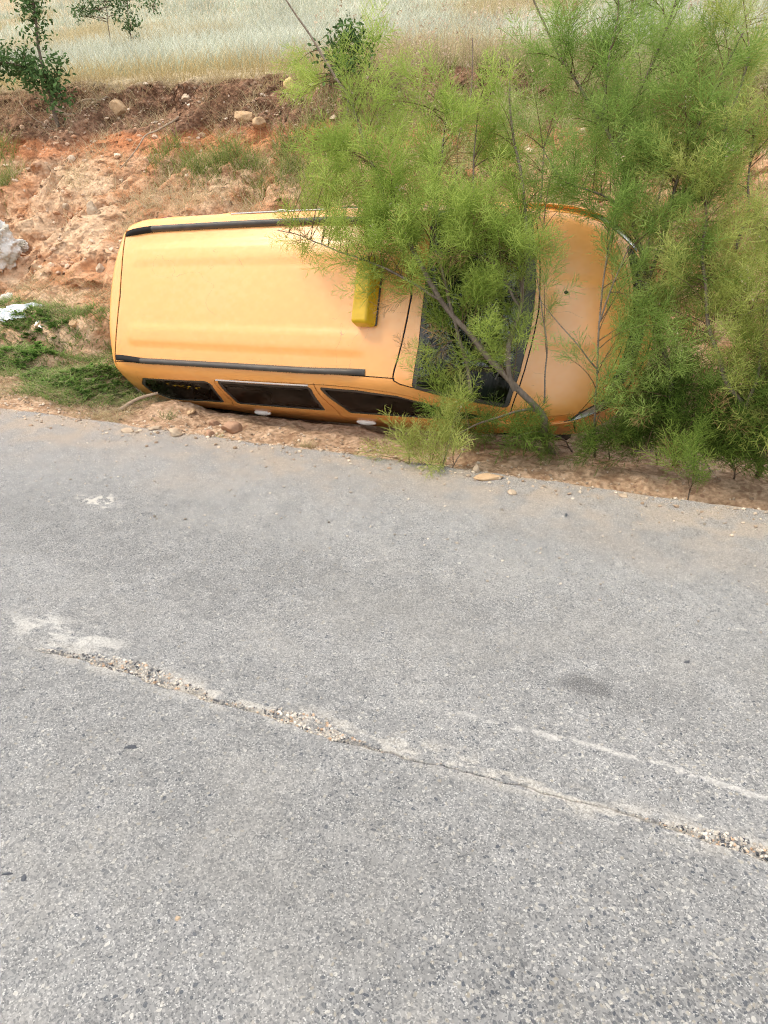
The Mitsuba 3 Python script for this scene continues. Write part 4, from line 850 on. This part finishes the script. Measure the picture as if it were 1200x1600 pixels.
# ------------------------------------------------------------------ oak saplings
def build_oak(k, spec):
    label, stems, clouds = spec
    rng = np.random.default_rng(900 + k)
    key = numbered('oak_sapling')
    tag(key, label, 'tree')
    nodes = []
    for j, (pts, r0, r1) in enumerate(stems):
        pts = [list(p) for p in pts]
        if j == 0: pts[0][2] = min(pts[0][2], gz(pts[0][0], pts[0][1]) - .05)
        q, r = stem_mesh(pts, r0, r1, rng)
        v, f = tube(q, r, 7)
        add(key + '__' + ('trunk' if j == 0 else 'limb' if j == 1 else f'limb_{j - 1:03d}'), trimesh.Trimesh(v, f, process=False), 'mat_bark', smooth=True)
        nodes.append(q)
    nodes = np.vstack(nodes); tr = cKDTree(nodes)
    tw, lf = Soup(), Soup()
    out = np.array([(-.5, 0), (-.30, .16), (-.16, .12), (.02, .24), (.16, .18), (.30, .22), (.5, 0), (.30, -.22), (.16, -.18), (.02, -.24), (-.16, -.12), (-.30, -.16)])
    for c, rad, n in clouds:
        c, rad = np.array(c), np.array(rad)
        for b in range(max(3, n // 12)):
            d = rng.normal(size=3); d *= rng.uniform(0, 1) ** .4 / np.linalg.norm(d)
            tip = c + d * rad
            s = nodes[tr.query(tip - np.array([0, 0, .1]))[1]]
            u = np.linspace(0, 1, 5)[:, None]; mid = (s + tip) / 2 + rng.normal(size=3) * .03
            q = (1 - u) ** 2 * s + 2 * u * (1 - u) * mid + u * u * tip
            v, f = tube(q, np.linspace(.005, .002, 5), 4, caps=False); tw.add(v, f)
            for _ in range(20):
                p = tip + rng.normal(size=3) * .075
                L = rng.uniform(.042, .078)
                nrm = rng.normal(size=3) + np.array([0, -.3, .9]); nrm /= np.linalg.norm(nrm)
                ax = np.cross(nrm, rng.normal(size=3)); ax /= np.linalg.norm(ax); sd = np.cross(nrm, ax)
                V = p + L * (out[:, :1] * ax + out[:, 1:] * sd + np.abs(out[:, 1:]) * .35 * nrm)
                V = np.vstack([V, p[None]])
                F = [[12, i, (i + 1) % 12] for i in range(12)]
                lf.add(V, F, np.array([.070, .125, .045]) * rng.uniform(.7, 1.6) + np.array([.012, .012, .012]) * (k == 1))
    add(key + '__twig', tw.mesh(), 'mat_twig', smooth=True, kind='stuff')
    add(key + '__crown', lf.mesh(), 'mat_oakleaf', color=lf.color(), kind='stuff')
for k, s in enumerate(OAKS): build_oak(k, s)

# ------------------------------------------------------------------ grasses
rng = np.random.default_rng(11)
def grass(key, x, y, h, w, lean, droop, cols, label, cat, seg=2, sink=.01, kind='stuff', seed=0):
    r = np.random.default_rng(seed + 55)
    base = np.stack([x, y, gz(x, y) - sink], 1)
    v, f = blades(base, h, w, lean, droop, r, seg)
    m = v.shape[1]
    t = np.concatenate([np.repeat(np.arange(seg) / seg, 2), [1.0]])[None, :, None]
    col = cols[0][:, None] * (1 - t) + cols[1][:, None] * t
    add(key, trimesh.Trimesh(v.reshape(-1, 3), f, process=False), 'mat_blade', color=col.reshape(-1, 3), label=label, cat=cat, kind=kind)
def pal(a, b, n, r, spread=.18):
    t = r.uniform(0, 1, (n, 1))
    return (np.array(a) * (1 - t) + np.array(b) * t) * r.uniform(1 - spread, 1 + spread, (n, 1))

# meadow: sampled over the wedge that the slope above the cut shows
N = 115000
dist = 9.0 * np.exp(rng.uniform(0, 1, N) ** .9 * math.log(52 / 9.0))
ang = rng.uniform(-.62, .55, N) + YAW
x, y = -dist * np.sin(ang), dist * np.cos(ang)
edge = 8.92 + .12 * (fb(x * 1.1, x * 0, x * 0, oct=3, seed=61) - .5)
ok = (y > edge) & ((y > edge + .5) | (rng.uniform(0, 1, N) < .8))
x, y, dist = x[ok], y[ok], dist[ok]
n = len(x)
gold = np.clip(sst(10.6, 9.4, y) * sst(-3.2, -4.8, x) + .75 * sst(.58, .70, fb(x * .25, y * .25, x * 0, oct=3, seed=62)), 0, 1)[:, None]
brown = (sst(10.5, 9.3, y) * sst(-4.8, -3.4, x))[:, None]
pm = fb(x * .8, y * .8, x * 0, oct=3, seed=66)[:, None]
tip = pal((.52, .55, .46), (.76, .77, .69), n, rng) * (.62 + .76 * pm) * (1 - gold) + pal((.46, .36, .17), (.62, .50, .27), n, rng) * gold
tip = tip * (1 - brown) + pal((.33, .24, .16), (.52, .43, .31), n, rng) * brown
low = pal((.29, .35, .24), (.40, .43, .31), n, rng) * (.62 + .76 * pm) * (1 - gold) + pal((.34, .27, .13), (.44, .36, .18), n, rng) * gold
hgt = rng.uniform(.22, .52, n) * (1 + .5 * (fb(x * .5, y * .5, x * 0, oct=2, seed=63) - .5)) * (.55 + .45 * sst(9.0, 10.0, y))
grass('meadow_grass', x, y, hgt, np.clip(.0060 * dist / 9, .0060, .026) * rng.uniform(.7, 1.5, n), rng.uniform(.05, .45, n), rng.uniform(.1, .6, n), (low, tip),
      'pale dry grass of the meadow above the bank, golden along the rim', 'grass', seed=1)

# tall dry stalks with ragged heads over the right half of the rim
r = np.random.default_rng(71)
n = 620
x = r.uniform(-4.6, 1.4, n); y = r.uniform(8.45, 9.6, n)
h = r.uniform(.25, .75, n)
base = np.stack([x, y, gz(x, y) - .02], 1)
v, f = blades(base, h, np.full(n, .006), r.uniform(.02, .3, n), r.uniform(0, .3, n), r, 2)
so = Soup(); so.add(v.reshape(-1, 3), f, np.repeat(pal((.30, .21, .14), (.50, .38, .25), n, r), 5, 0))
tipp = v[:, -1]
m = 9
o = tipp[:, None] + r.normal(size=(n, m, 3)) * np.array([.018, .018, .035])
vv = (o[:, :, None] + r.normal(size=(n, m, 3, 3)) * .009).reshape(-1, 3)
so.add(vv, np.arange(len(vv)).reshape(-1, 3), np.repeat(pal((.38, .28, .19), (.62, .52, .40), n, r), m * 3, 0))
add('dry_stalks', so.mesh(), 'mat_blade', color=so.color(), label='tall brown dry stalks with ragged seed heads along the rim above the car roof', cat='dry weeds', kind='stuff')

# dry and green grass on the face of the bank
def tufts(centres, per, spread, r):
    c = np.repeat(np.array(centres), per, 0)
    return c + r.normal(size=c.shape) * np.repeat(np.full(len(centres), spread), per)[:, None]
r = np.random.default_rng(72)
STRAW = [(-5.6, 7.3), (-5.83, 7.1), (-5.4, 7.35), (-5.95, 7.35), (-6.2, 7.45), (-5.3, 7.6), (-4.95, 7.5), (-5.0, 7.25), (-4.6, 7.3), (-4.7, 7.6), (-4.4, 7.4), (-4.2, 7.8), (-5.75, 7.7), (-6.9, 7.5), (-5.7, 7.05), (-5.2, 7.15), (-3.9, 7.6), (-4.69, 7.79), (-5.75, 6.9), (-5.55, 6.75), (-6.5, 7.75), (-7.0, 8.0), (-8.2, 7.65)]
extra = np.stack([r.uniform(-8.5, 1.4, 300), r.uniform(6.6, 9.0, 300)], 1)
extra = extra[(extra[:, 0] > -4.6) | (r.uniform(0, 1, 300) < .35)]
p = np.vstack([tufts(STRAW, 120, .11, r), tufts(extra, 45, .12, r)])
n = len(p)
grass('dry_bank_grass', p[:, 0], p[:, 1], r.uniform(.06, .30, n), r.uniform(.003, .006, n), r.uniform(.05, .7, n), r.uniform(.2, 1.0, n), (pal((.40, .31, .17), (.50, .42, .26), n, r), pal((.58, .50, .32), (.74, .66, .48), n, r)),
      'straw coloured dry grass scattered over the red bank', 'grass', seed=2)
n = 9500
x = r.uniform(-10, 1.4, n); y = 8.82 + .20 * r.normal(size=n)
ok = fb(x * 1.6, y * 1.6, x * 0, oct=3, seed=67) > .40
x, y = x[ok], y[ok]; n = len(x)
grass('rim_straw', x, y, r.uniform(.08, .34, n), r.uniform(.004, .007, n), r.uniform(.1, .9, n), r.uniform(.4, 1.3, n), (pal((.34, .26, .14), (.46, .37, .22), n, r), pal((.50, .42, .25), (.68, .60, .42), n, r)),
      'straw hanging over the dark rim of the bank', 'grass', seed=6)
GREEN = [(-5.88, 7.94), (-5.75, 7.9), (-5.95, 7.8), (-5.3, 7.7), (-5.15, 7.72), (-5.05, 7.85), (-4.92, 7.8), (-5.45, 7.78), (-4.75, 7.85), (-4.6, 7.7), (-4.37, 8.05), (-4.3, 7.85), (-4.1, 7.9), (-8.8, 8.2), (-8.6, 8.0), (-8.2, 7.6), (-3.9, 8.1), (-4.5, 8.2), (-4.2, 8.3)]
extra = np.stack([r.uniform(-4.2, 1.4, 190), r.uniform(7.0, 9.2, 190)], 1)
p = np.vstack([tufts(GREEN, 150, .085, r), tufts(extra, 60, .13, r)])
n = len(p)
grass('green_bank_grass', p[:, 0], p[:, 1], r.uniform(.10, .42, n), r.uniform(.004, .008, n), r.uniform(.05, .5, n), r.uniform(.1, .9, n), (pal((.12, .17, .04), (.19, .24, .07), n, r), pal((.23, .30, .08), (.42, .44, .18), n, r)),
      'green grass tufts halfway up the red bank', 'grass', seed=3)

# weeds on the verge left of the car
r = np.random.default_rng(73)
n0 = 19000
x = r.uniform(-7.2, -4.45, n0); y = r.uniform(4.72, 5.9, n0)
dn = fb(x * 2.2, y * 2.2, x * 0, oct=3, seed=64) + .25 * sst(5.0, 5.35, y) - .25 * sst(5.75, 5.95, y) - .22 * sst(5.0, 4.8, y) - .25 * sst(-4.9, -4.5, x)
ok = dn > .36
x, y = x[ok], y[ok]; n = len(x)
grass('verge_grass', x, y, r.uniform(.03, .14, n), r.uniform(.004, .011, n), r.uniform(.1, 1.0, n), r.uniform(.2, 1.0, n), (pal((.10, .18, .045), (.17, .24, .07), n, r), pal((.20, .33, .09), (.40, .48, .18), n, r)),
      'short green weeds on the verge behind the car tail', 'grass', seed=4)
n0 = 12000
x = r.uniform(-7.2, -4.3, n0); y = r.uniform(4.65, 6.3, n0)
ok = fb(x * 2.6, y * 2.6, x * 0 + 4, oct=3, seed=65) > .30
x, y = x[ok], y[ok]; n = len(x)
grass('verge_straw', x, y, r.uniform(.04, .16, n), r.uniform(.003, .006, n), r.uniform(.5, 1.4, n), r.uniform(.3, 1.0, n), (pal((.30, .24, .13), (.42, .35, .2), n, r), pal((.44, .38, .22), (.62, .55, .38), n, r)),
      'flattened dry straw among the verge weeds', 'grass', seed=5)
# broad leafed weeds between them
so = Soup()
for _ in range(420):
    while True:
        px, py = r.uniform(-6.8, -4.7), r.uniform(4.9, 5.75)
        if fb(px * 2.2, py * 2.2, 0.0, oct=3, seed=64) > .42: break
    b = np.array([px, py, gz(px, py) + .02]); c = pal((.07, .15, .03), (.15, .25, .06), 1, r)[0]
    for _ in range(r.integers(7, 14)):
        az = r.uniform(0, 6.28); el = r.uniform(.2, 1.1); L = r.uniform(.035, .09)
        d = np.array([math.cos(az) * math.cos(el), math.sin(az) * math.cos(el), math.sin(el)]); s = np.cross(d, [0, 0, 1.0]); s /= np.linalg.norm(s); nn = np.cross(s, d)
        t = np.array([0, .3, .62, 1.0]); wd = np.array([.05, .22, .2, 0]) * L
        ctr = b + d * (t * L)[:, None] - np.array([0, 0, 1.0]) * (.3 * L * t ** 2)[:, None]
        V = np.vstack([ctr - s * wd[:, None] + nn * wd[:, None] * .35, ctr, ctr + s * wd[:, None] + nn * wd[:, None] * .35])
        F = []
        for i in range(3): F += [[i, i + 1, 5 + i], [i, 5 + i, 4 + i], [4 + i, 5 + i, 9 + i], [4 + i, 9 + i, 8 + i]]
        so.add(V, F, c * r.uniform(.8, 1.25))
add('verge_weeds', so.mesh(), 'mat_blade', color=so.color(), label='broad leafed green weeds on the verge left of the car', cat='weeds', kind='stuff')

# single small plants on the shoulder
def little(label, x, y, n, h, cols, seed, spread=.03):
    q = np.random.default_rng(seed)
    k = numbered('weed')
    grass(k, x + q.normal(size=n) * spread, y + q.normal(size=n) * spread * .7, q.uniform(.4, 1, n) * h, q.uniform(.003, .0055, n), q.uniform(.2, 1.0, n), q.uniform(.1, .7, n), (pal(*cols[0], n, q), pal(*cols[1], n, q)), label, 'weed', kind=None, seed=seed)
DRY = (((.32, .25, .13), (.42, .34, .2)), ((.5, .42, .25), (.64, .56, .38)))
GRN = (((.12, .15, .05), (.2, .22, .09)), ((.24, .27, .11), (.42, .42, .22)))
little('dry straw coloured weed at the asphalt edge below the front side window', -2.56, 4.74, 90, .13, DRY, 81)
little('thin greenish weed with one taller stalk below the quarter window', -3.98, 4.95, 70, .12, GRN, 82, .05)
little('little pale green weed beside the pinkish stone at the asphalt edge', -3.27, 4.62, 40, .10, GRN, 83)

# ------------------------------------------------------------------ stones and rubble
def stone_mat(name, lo, hi):
    scene[name] = {'type': 'twosided', 'bsdf': {'type': 'diffuse', 'reflectance': proc(lambda p, n, uv: mix(lo, hi, fbm(p.x * 26, p.y * 26, p.z * 26, 4)))}}
stone_mat('mat_stone_pale', (0.30, 0.22, 0.15), (0.56, 0.46, 0.35))
stone_mat('mat_stone_tan', (0.34, 0.22, 0.12), (0.58, 0.42, 0.27))
stone_mat('mat_stone_red', (0.26, 0.15, 0.10), (0.48, 0.31, 0.21))
stone_mat('mat_stone_dark', (0.055, 0.062, 0.075), (0.15, 0.155, 0.165))
stone_mat('mat_stone_yellow', (0.46, 0.33, 0.13), (0.66, 0.52, 0.28))
STONES = [  # x, y, size, flatness, material, label
    (-7.27, 8.78, .27, (1, .7, .85), 'mat_stone_tan', 'large tan boulder lodged under the dark rim of the bank'),
    (-6.45, 8.85, .13, (.6, .6, 1), 'mat_stone_red', 'reddish upright stone on the rim, left of a white one'),
    (-6.24, 8.82, .15, (1, .7, .8), 'mat_stone_pale', 'white stone on the rim, right of a reddish one'),
    (-4.80, 8.88, .20, (.75, .7, 1), 'mat_stone_yellow', 'yellowish stone near the rim, just left of the tamarisk top'),
    (-5.29, 8.60, .42, (1, .5, .42), 'mat_stone_tan', 'broad tan rock ledge in the bank above the car tail'),
    (-5.02, 8.52, .24, (1, .6, .6), 'mat_stone_tan', 'smaller tan rock at the right end of the broad rock ledge'),
    (-6.35, 7.02, .18, (.7, .6, 1), 'mat_stone_pale', 'white stone in a red hollow, left of the upper tail corner of the car'),
    (-5.82, 6.42, .13, (.8, .7, 1), 'mat_stone_pale', 'pale upright stone on the bank beside the tailgate'),
    (-8.24, 8.72, .14, (1, .8, .6), 'mat_stone_pale', 'pale stone under the oak sapling at the left end of the bank'),
    (-7.82, 7.80, .13, (1, .8, .6), 'mat_stone_red', 'reddish stone at the top of the left rubble chute'),
    (-7.0, 7.31, .12, (1, .8, .7), 'mat_stone_pale', 'pale stone at the foot of the left rubble chute'),
    (-5.57, 5.70, .19, (1, .5, .45), 'mat_stone_tan', 'long tan stone lying at the top of the green verge'),
    (-4.97, 5.13, .13, (1, .5, .4), 'mat_stone_pale', 'pale flat stone among verge straw below the tail corner'),
    (-3.50, 4.40, .155, (1, .75, .5), 'mat_stone_pale', 'largest white stone on the asphalt edge below the quarter window'),
    (-3.24, 4.48, .115, (.9, .7, .8), 'mat_stone_red', 'pinkish stone on the asphalt edge, right of the largest white one'),
    (-3.72, 4.46, .125, (1, .5, .3), 'mat_stone_pale', 'flat pale chip on the asphalt edge, left of the largest white stone'),
    (-3.88, 4.32, .115, (1, .6, .35), 'mat_stone_pale', 'flat whitish chip on the asphalt, leftmost of the row of stones'),
    (-3.86, 5.10, .12, (1, .5, .35), 'mat_stone_tan', 'flat tan stone tucked under the lower side of the car'),
    (-3.30, 4.86, .19, (1, .8, .6), 'mat_stone_red', 'brown earth clod on the shoulder above the pinkish stone'),
    (-3.55, 4.98, .11, (1, .8, .6), 'mat_stone_red', 'small brown clod on the shoulder under the rear side window'),
    (-1.04, 4.38, .20, (1, .6, .22), 'mat_stone_tan', 'flat tan slab chip on the asphalt edge below the windscreen'),
    (-.84, 4.18, .075, (1, .7, .5), 'mat_stone_pale', 'small pale pebble on the asphalt below the bonnet'),
    (-1.15, 4.47, .08, (.6, .6, 1), 'mat_stone_pale', 'small upright pale stone beside the small tamarisk tuft'),
    (-.20, 4.40, .07, (1, .7, .4), 'mat_stone_pale', 'pale pebble on the sandy edge under the car nose'),
    (-.48, 3.97, .05, (1, .7, .5), 'mat_stone_dark', 'dark pebble on the asphalt below the bonnet'),
    (-1.515, 1.485, .055, (1, .45, .22), 'mat_stone_dark', 'blue black flake on the asphalt in front of the crack, left'),
    (.198, 2.695, .030, (1, .7, .6), 'mat_stone_dark', 'black pebble on the asphalt at the right'),
    (-1.49, .955, .040, (1, .5, .25), 'mat_stone_dark', 'black flake at the lower left picture edge'),
    (-1.44, .963, .028, (1, .6, .3), 'mat_stone_dark', 'smaller black flake just right of the one at the lower left edge'),
    (-.98, 1.017, .022, (1, .8, .5), 'mat_stone_pale', 'cream pebble pressed in the asphalt at the bottom left'),
]
for k, (x, y, s, fl, mt, lab) in enumerate(STONES):
    if s > .06: m = rock_mesh(s, 300 + k, sub=3, flat=fl)
    else:                                                        # a broken chip: a jagged outline with chipped upper edges
        q = np.random.default_rng(600 + k); g = np.sort(q.uniform(0, 6.28, 9)); rr = q.uniform(.55, 1.1, 9)
        o = np.stack([np.cos(g) * rr, np.sin(g) * rr], 1) * np.array(fl[:2]) * s / 2
        m = trimesh.convex.convex_hull(np.vstack([np.c_[o, o[:, 0] * 0 - s * fl[2] / 2], np.c_[o * q.uniform(.45, .85, (9, 1)), q.uniform(.1, .5, 9) * s * fl[2]]]))
    z = gz(x, y) if y > 4.56 else float(road_z(np.array([x]), np.array([y]))[0])
    q = np.random.default_rng(k)
    h = s * fl[2] / 2 * .75
    add(numbered('stone'), placed(m, (x, y, z + h * (.55 if s > .07 else .35)), (q.uniform(-.15, .15), q.uniform(-.15, .15), q.uniform(0, 3))), mt, smooth=28 if s > .06 else False, label=lab, cat='stone')

BITS = [trimesh.creation.icosphere(subdivisions=0) for _ in range(7)]
for k, b in enumerate(BITS):
    q = np.random.default_rng(40 + k); b.vertices = b.vertices * q.uniform(.55, 1.15, (1, 3)) * (1 + .7 * (q.uniform(size=(len(b.vertices), 1)) - .5))
def pebbles(key, x, y, z, s, cols, label, cat, r, parent=False):
    so = Soup()
    for k in range(len(x)):
        b = BITS[k % 7]
        R = trimesh.transformations.random_rotation_matrix(r.uniform(size=3))[:3, :3]
        so.add(b.vertices @ R.T * (s[k] / 2) * np.array([1, 1, .75]) + [x[k], y[k], z[k]], b.faces, cols[k])
    add(key, so.mesh(), 'mat_pebble', color=so.color(), label=label, cat=cat, kind='stuff')
scene['mat_pebble'] = {'type': 'twosided', 'bsdf': {'type': 'diffuse', 'reflectance': {'type': 'mesh_attribute', 'name': 'vertex_color'}}}
r = np.random.default_rng(91)
n = 7000
x = r.uniform(-9, 1.0, n); y = r.uniform(6.3, 8.75, n)
ch = np.exp(-((x + 7.2 + .55 * (y - 7.6)) / .35) ** 2)
ok = r.uniform(0, 1, n) < .22 + .9 * ch
x, y = x[ok], y[ok]; n = len(x)
s = .012 + .085 * r.uniform(0, 1, n) ** 4.5
pebbles('bank_rubble', x, y, gz(x, y) + s * .1, s, pal((.40, .22, .13), (.62, .50, .38), n, r), 'loose reddish and pale rubble on the face of the bank', 'rubble', r)
n = 420
x = r.uniform(-8.5, -2.5, n); y = 8.72 + .12 * r.normal(size=n)
s = .015 + .05 * r.uniform(0, 1, n) ** 3
pebbles('rim_pebbles', x, y, gz(x, y) + s * .15, s, pal((.42, .30, .22), (.68, .60, .50), n, r), 'pale pebbles in the dark soil under the rim', 'pebbles', r)
n = 3800
x = r.uniform(-6.2, 1.2, n); y = 4.62 + .22 * r.normal(size=n)
s = .006 + .030 * r.uniform(0, 1, n) ** 4
z = np.where(y > 4.56, gz(x, y), road_z(x, y))
pebbles('shoulder_gravel', x, y, z + s * .15, s, pal((.28, .20, .14), (.58, .50, .40), n, r), 'fine gravel along the broken asphalt edge', 'gravel', r)
n = 900
x = r.uniform(-4.6, 1.0, n); y = r.uniform(3.0, 4.5, n)
s = .005 + .016 * r.uniform(0, 1, n) ** 4
pebbles('road_grit', x, y, road_z(x, y) + s * .15, s, pal((.20, .17, .14), (.55, .50, .43), n, r), 'scattered grit on the far side of the road', 'grit', r)
# rubble in the open crack
n = 9000
x = r.uniform(-2.25, .75, n); w = crack_w(x)
keepp = r.uniform(0, 1, n) < np.clip((w - .006) / .024, .06, 1)
x, w = x[keepp], w[keepp]; n = len(x)
y = crack_y(x) + w * (.10 + 1.1 * r.uniform(0, 1, n) ** 1.3) + .004 * np.abs(r.normal(size=n))
s = .0025 + .013 * r.uniform(0, 1, n) ** 3.0 * np.clip(w / .04, .25, 1.0)
c = pal((.30, .27, .23), (.62, .58, .52), n, r)
wh = r.uniform(0, 1, n)
c = np.where((wh < .22)[:, None], pal((.05, .055, .065), (.12, .12, .125), n, r), np.where((wh > .86)[:, None], pal((.40, .27, .18), (.52, .38, .27), n, r), c))
pebbles('crack_rubble', x, y, road_z(x, y) + s * .02, s, c, 'pale and dark broken stones filling the long crack in the asphalt', 'rubble', r)

# ------------------------------------------------------------------ litter, sticks
def crumple(v, amp, freq, seed):
    q = 1 - 2 * np.abs(meshkit.fbm(v * freq + seed, 3, seed) - .5)
    return (q - .8) * amp
scene['mat_sack'] = {'type': 'twosided', 'bsdf': {'type': 'principled', 'base_color': proc(lambda p, n, uv: mix((0.36, 0.33, 0.27), (0.62, 0.60, 0.57), smoothstep(0.3, 0.6, fbm(p.x * 9, p.y * 9, p.z * 9, 4)))), 'roughness': 0.55, 'specular': 0.4}}
scene['mat_film'] = {'type': 'twosided', 'bsdf': {'type': 'principled', 'base_color': proc(lambda p, n, uv: mix((0.50, 0.56, 0.64), (0.78, 0.80, 0.83), fbm(p.x * 14, p.y * 14, p.z * 14, 3))), 'roughness': 0.3, 'specular': 0.6}}
def sack(size, loc, seed, rot=(0, 0, 0)):
    m = trimesh.creation.icosphere(subdivisions=5)
    v = m.vertices.copy()
    d = crumple(v, .75, 1.7, seed) + crumple(v, .36, 3.6, seed + 1) + crumple(v, .12, 9.0, seed + 2)
    v = v * (1 + d)[:, None] * np.array(size) / 2
    return placed(trimesh.Trimesh(v, m.faces, process=False), loc, rot)
add(numbered('plastic_sack'), sack((.50, .30, .58), (-7.30, 6.43, gz(-7.30, 6.43) + .26), 3, (.3, -.25, .4)), 'mat_sack', smooth=50, label='crumpled white woven sack leaning on the bank at the left picture edge', cat='sack')
add(numbered('plastic_sack'), sack((.16, .14, .13), (-7.25, 6.78, gz(-7.25, 6.78) + .05), 5), 'mat_sack', smooth=50, label='knotted white scrap above the large crumpled sack', cat='sack')
add(numbered('plastic_sack'), sack((.24, .2, .2), (-6.78, 6.05, gz(-6.78, 6.05) + .08), 15), 'mat_sack', smooth=50, label='white bundle of plastic between the large sack and the bluish sheet', cat='sack')
def sheet(w, l, loc, seed, rot):
    a, b = np.meshgrid(np.linspace(-.5, .5, 40), np.linspace(-.5, .5, 40), indexing='ij')
    p = np.stack([a * w, b * l, a * 0], -1)
    k = p * 7 + seed
    p[..., 2] = .30 * w * (1 - 2 * np.abs(meshkit.fbm(k * [1, 1, 1], 3, seed) - .5) - .8) - .4 * (a ** 2 + b ** 2) * w
    p[..., :2] *= (1 + .5 * (meshkit.fbm(k * .6 + 5, 2, seed) - .5))[..., None]
    return placed(grid_mesh(p), loc, rot)
add(numbered('plastic_sheet'), sheet(.36, .24, (-6.24, 5.72, gz(-6.24, 5.72) + .07), 2, (.55, .0, .5)), 'mat_film', smooth=True, label='bluish white crumpled plastic sheet at the top of the verge', cat='plastic sheet')
add(numbered('plastic_sheet'), sheet(.12, .12, (-5.93, 5.63, gz(-5.93, 5.63) + .05), 6, (.5, .2, 0)), 'mat_film', smooth=True, label='small white plastic scrap right of the bluish sheet', cat='plastic sheet')
add(numbered('plastic_sheet'), sheet(.25, .2, (-6.50, 5.60, gz(-6.50, 5.60) + .06), 9, (.6, -.1, .2)), 'mat_film', smooth=True, label='white plastic rag at the left picture edge beside the bluish sheet', cat='plastic sheet')

scene['mat_deadwood'] = {'type': 'twosided', 'bsdf': {'type': 'diffuse', 'reflectance': proc(lambda p, n, uv: mix((0.16, 0.11, 0.08), (0.46, 0.37, 0.28), fbm(p.x * 12, p.y * 40, p.z * 40, 4)))}}
def stick(label, pts, r0, r1, seed, lift=0.02):
    q = np.random.default_rng(seed)
    P = [(x, y, gz(x, y) + lift + dz) for x, y, dz in pts]
    c, rr = stem_mesh(P, r0, r1, q)
    v, f = tube(c, rr * (1 + .25 * (meshkit.noise(c * 40) - .5)), 8)
    add(numbered('dead_branch'), trimesh.Trimesh(v, f, process=False), 'mat_deadwood', smooth=True, label=label, cat='branch')
stick('long grey dead branch lying under the rim beside the large tan boulder', [(-8.25, 8.70, 0), (-7.95, 8.72, .03), (-7.6, 8.76, .05), (-7.42, 8.78, .06)], .028, .014, 1)
stick('short pale dead branch above the long one under the rim', [(-7.95, 8.80, .05), (-7.7, 8.82, .06), (-7.55, 8.83, .07)], .018, .009, 2)
stick('dark curved root hanging down the middle of the red bank', [(-6.1, 8.45, .02), (-6.3, 8.30, .03), (-6.42, 8.16, .03), (-6.44, 7.95, .03), (-6.5, 7.75, .02)], .014, .006, 3)
stick('short dark broken stick on the shoulder under the tail light', [(-4.55, 5.0, 0.0), (-4.42, 5.06, .04), (-4.28, 5.2, .08)], .022, .012, 4)
stick('thin bare twig on the bank under the oak sapling', [(-8.9, 8.75, .05), (-8.6, 8.6, .08), (-8.35, 8.55, .06), (-8.1, 8.5, .02)], .008, .003, 5)
